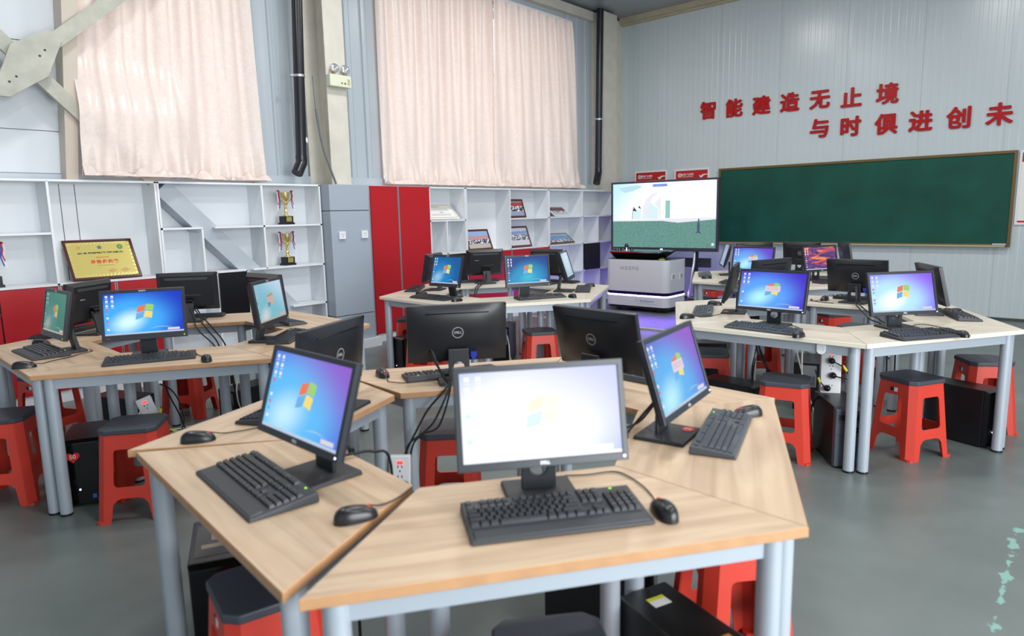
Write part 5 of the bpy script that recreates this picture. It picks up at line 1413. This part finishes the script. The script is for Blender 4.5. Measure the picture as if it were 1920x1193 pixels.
# ------------------------------------------------------------------ cables
def cable_part(root, name, paths, r, m=CABLE):
    bpy.context.view_layer.update()
    b = MB(); b.T = root.matrix_world.inverted()
    for p in paths: b.tube(p, r, 6)
    b.build(name, m, root, smooth=True)
bpy.context.view_layer.update()
def find(cat, lab):
    for o in COL.objects:
        if o.get('category') == cat and o.get('label') == lab: return o
def mon(k): return find('monitor', M_LABEL[k])
def mouse(k):
    for o in COL.objects:
        if o.get('category') == 'mouse' and o['label'].endswith(BESIDE[k]): return o
cable_part(mon('F3'), 'cable', [
 [(1.97, 2.24, .90), (1.96, 2.20, 0.85), (1.945, 2.14, 0.795), (1.92, 2.075, 0.768), (1.862, 2.10, 0.639), (1.828, 2.13, 0.585), (1.765, 2.17, 0.533), (1.755, 2.18, 0.463), (1.755, 2.19, 0.367), (1.77, 2.187, 0.26), (1.80, 2.16, .02)],
 [(1.975, 2.235, .89), (1.965, 2.19, 0.83), (1.95, 2.14, 0.785), (1.915, 2.085, 0.765), (1.846, 2.13, 0.675), (1.80, 2.15, 0.598), (1.755, 2.17, 0.513), (1.72, 2.19, 0.421), (1.71, 2.20, .2), (1.75, 2.18, .02)],
 [(1.965, 2.245, .89), (1.955, 2.19, 0.84), (1.95, 2.13, 0.79), (1.925, 2.07, 0.77), (1.878, 2.10, 0.602), (1.815, 2.14, 0.569), (1.775, 2.165, 0.509), (1.772, 2.18, 0.329), (1.81, 2.13, .02)]], .0045)
cable_part(mon('F5'), 'cable', [[(1.05, 1.70, .87), (1.12, 1.73, .80), (1.185, 1.75, .768), (1.235, 1.80, .72), (1.25, 1.84, .5), (1.24, 1.83, .05)], [(1.05, 1.72, .86), (1.14, 1.76, .79), (1.20, 1.79, .765), (1.25, 1.84, .70), (1.27, 1.87, .45), (1.25, 1.85, .02)],
  [(1.06, 1.69, .84), (1.10, 1.72, .775), (1.17, 1.72, .762), (1.24, 1.70, .755), (1.29, 1.68, .70), (1.30, 1.70, .3)]], .0045)
cable_part(mon('R2'), 'cable', [[(5.60, 1.47, .88), (5.535, 1.445, 0.79), (5.44, 1.42, 0.768), (5.40, 1.38, 0.74), (5.33, 1.29, 0.68), (5.29, 1.18, 0.62), (5.27, 1.15, .3)], [(5.60, 1.46, .88), (5.535, 1.44, 0.79), (5.445, 1.40, 0.77), (5.39, 1.33, 0.73), (5.32, 1.22, 0.68), (5.28, 1.12, 0.6), (5.27, 1.1, .3)]], .0055)
cable_part(mon('L3'), 'cable', [[(2.14, 5.03, .86), (2.173, 4.99, 0.78), (2.13, 4.885, 0.764), (2.15, 4.83, 0.70), (2.20, 4.79, 0.58), (2.22, 4.78, .3)], [(2.16, 5.03, .86), (2.19, 5.0, 0.78), (2.16, 4.88, 0.77), (2.19, 4.82, 0.70), (2.24, 4.77, 0.57), (2.25, 4.76, .3)], [(2.12, 5.04, .86), (2.13, 4.99, .78), (2.09, 4.91, .765), (2.1, 4.86, .70), (2.19, 4.8, .55), (2.2, 4.79, .3)]], .005)
cable_part(mon('M3'), 'cable', [[(5.25, 5.03, .87), (5.20, 4.98, .80), (5.08, 4.93, .768), (4.98, 4.90, .73), (4.90, 4.87, .60)], [(5.23, 5.05, .87), (5.17, 5.0, .80), (5.06, 4.955, .768), (4.97, 4.92, .73), (4.9, 4.89, .6)]], .006)
cable_part(mon('F1'), 'cable', [[(1.95, 1.11, .86), (1.93, 1.16, .79), (1.91, 1.18, .757), (1.86, 1.16, .756), (1.80, 1.10, .70)], [(2.0, 1.12, .86), (1.97, 1.17, .78), (1.93, 1.20, .757), (1.87, 1.19, .756), (1.81, 1.13, .68)]], .004)
TM = .7545
cable_part(mouse('F0'), 'cable', [[(1.448, .822, .765), (1.490, 0.855, TM), (1.526, 0.90, TM), (1.560, 0.965, TM), (1.565, 1.02, TM), (1.500, 1.065, TM), (1.455, 1.11, TM)]], .0022)
cable_part(mouse('F5'), 'cable', [[(.972, 1.365, .765), (1.0, 1.362, TM), (1.039, 1.356, TM), (1.094, 1.369, TM), (1.13, 1.385, TM)]], .0022)
cable_part(mouse('F4'), 'cable', [[(.988, 2.292, .765), (1.03, 2.27, TM), (1.07, 2.25, TM), (1.130, 2.233, TM), (1.192, 2.234, TM)]], .0022)
cable_part(mouse('F3'), 'cable', [[(1.886, 2.462, .765), (1.87, 2.43, TM), (1.851, 2.40, TM), (1.857, 2.36, TM), (1.881, 2.315, TM), (1.942, 2.32, TM), (1.99, 2.33, TM)]], .0022)
cable_part(mouse('L0'), 'cable', [[(1.578, 3.61, .765), (1.593, 3.68, TM), (1.60, 3.76, TM), (1.62, 3.84, TM), (1.58, 3.87, TM)]], .0022)
cable_part(mouse('L5'), 'cable', [[(.95, 4.18, .765), (.99, 4.22, TM), (1.046, 4.255, TM), (1.129, 4.290, TM), (1.197, 4.343, TM), (1.27, 4.38, TM), (1.28, 4.46, TM)]], .0022)
cable_part(mouse('R5'), 'cable', [[(4.025, 1.332, .765), (4.08, 1.36, TM), (4.15, 1.385, TM), (4.21, 1.398, TM), (4.30, 1.46, TM), (4.32, 1.53, TM)]], .0022)
cable_part(mouse('R0'), 'cable', [[(4.512, .666, .765), (4.56, .68, TM), (4.64, .70, TM), (4.73, .75, TM), (4.80, .84, TM), (4.78, .89, TM), (4.70, .90, TM)]], .0022)
cable_part(mouse('R2'), 'cable', [[(5.626, 1.716, .765), (5.60, 1.75, TM), (5.58, 1.79, TM), (5.70, 1.82, TM), (5.60, 1.78, TM), (5.535, 1.70, TM), (5.52, 1.6, TM)]], .0026)
cable_part(mouse('R4'), 'cable', [[(4.298, 2.146, .765), (4.33, 2.11, TM), (4.39, 2.08, TM), (4.478, 2.070, TM), (4.53, 2.06, TM)]], .0024)
def loose(name, label, paths, r, m, group=None):
    b = MB()
    for p in paths: b.tube(p, r, 6)
    return tag(b.build(name, m, smooth=True), label, 'cable', group)
loose('network_cable', 'white cable looped under the left ring beside the heart-sticker tower', [[(1.534, 4.60, 0.30), (1.56, 4.60, 0.33), (1.575, 4.595, 0.30), (1.535, 4.59, 0.25), (1.50, 4.60, 0.21), (1.46, 4.58, .1), (1.44, 4.57, .012)], [(1.52, 4.61, .28), (1.55, 4.61, .325), (1.57, 4.60, .305), (1.55, 4.595, .26), (1.52, 4.6, .2), (1.47, 4.6, .08), (1.46, 4.6, .012)]], .004, CABLEW)
loose('network_cable', 'white cable lying on the floor before the stool beyond left ring', [[(1.80, 5.00, .008), (1.92, 4.95, .008), (2.02, 4.94, .008), (2.16, 4.98, .008), (2.3, 4.95, .008)]], .005, CABLEW)
loose('power_cable', 'black cable sagging to the floor under the left ring front desk', [[(1.62, 4.35, .55), (1.68, 4.42, .40), (1.76, 4.50, .25), (1.84, 4.62, .10), (1.92, 4.75, .02), (2.08, 4.80, .01), (2.25, 4.75, .01)], [(1.60, 4.33, .50), (1.68, 4.38, .44), (1.74, 4.42, .34), (1.75, 4.40, .22), (1.70, 4.36, .14)]], .0045, CABLE)
loose('power_cable', 'coil of black cables hanging from desk on the right ring left side', [[(4.40, 1.76, .70), (4.405, 1.74, .55), (4.43, 1.68, .42), (4.42, 1.70, .30), (4.38, 1.74, .30), (4.38, 1.76, .42), (4.40, 1.75, .56)],
  [(4.41, 1.75, .70), (4.42, 1.72, .52), (4.445, 1.67, .40), (4.43, 1.69, .27), (4.39, 1.75, .28), (4.39, 1.76, .44), (4.41, 1.75, .58)], [(4.405, 1.74, .6), (4.44, 1.69, .45), (4.45, 1.67, .34), (4.41, 1.71, .25), (4.375, 1.75, .34), (4.40, 1.75, .5)]], .005, CABLE)
loose('power_cable', 'black cable curving from the power strip down beside the grey-fronted tower', [[(4.34, 1.20, .33), (4.25, 1.29, .34), (4.205, 1.315, .28), (4.20, 1.32, .18), (4.205, 1.31, .08), (4.22, 1.33, .01)]], .006, CABLE)
loose('power_cable', 'bundle of black cables behind the tower at left ring right side', [[(2.02, 4.32, .66), (2.03, 4.30, .5), (2.05, 4.28, .35), (2.08, 4.30, .2), (2.06, 4.33, .02)], [(2.05, 4.30, .66), (2.04, 4.28, .45), (2.06, 4.27, .3), (2.10, 4.30, .12), (2.1, 4.33, .01)], [(2.0, 4.34, .6), (2.0, 4.31, .4), (2.03, 4.30, .25), (2.05, 4.31, .05)]], .006, CABLE)
loose('network_cable', 'white cable hanging beside the black bundle at left ring right side', [[(2.05, 4.24, .45), (2.03, 4.23, .38), (2.04, 4.23, .28), (2.08, 4.24, .2), (2.05, 4.25, .1), (1.98, 4.22, .012)]], .004, CABLEW)
loose('network_cable', 'pair of pale cables crossing under the front of the right ring', [[(4.70, 1.62, .68), (4.74, 1.60, .52), (4.80, 1.58, .36), (4.86, 1.55, .2), (4.9, 1.5, .01)], [(4.78, 1.58, .68), (4.80, 1.58, .5), (4.79, 1.57, .3), (4.82, 1.55, .012)]], .005, CABLEW)
loose('network_cable', 'white tangle of cables at the rear-port tower beside lone stool', [[(5.02, 4.55, .30), (5.0, 4.50, .18), (4.97, 4.46, .06), (4.95, 4.40, .01), (4.82, 4.40, .01)], [(5.03, 4.54, .24), (4.98, 4.48, .14), (4.94, 4.45, .02), (4.9, 4.5, .01), (4.8, 4.52, .01)]], .005, CABLEW)
# white hook under the right ring front desk
t = thing('desk_hook', 'white rounded hook plate on the right ring front desk rail', 'hook', (4.003, 1.20, .665), R_(-61.63))
x5, y5, a5 = seat_on('R', 5)
r5 = Vector((-math.sin(a5), math.cos(a5))); n5 = Vector((math.cos(a5), math.sin(a5)))
p5 = Vector((x5, y5))+r5*.33-n5*.034
t.location = (p5.x, p5.y, .655); t.rotation_euler = (0, 0, a5+PI/2)
b = MB(); b.prism([(.024*math.cos(a*PI/12), .03+.024*math.sin(a*PI/12)) for a in range(12, 25)]+[(.024, .066), (-.024, .066)], -.008, 0, 'xz'); b.build('plate', WHITEP, t, bevel=.002)
bpy.context.view_layer.update()
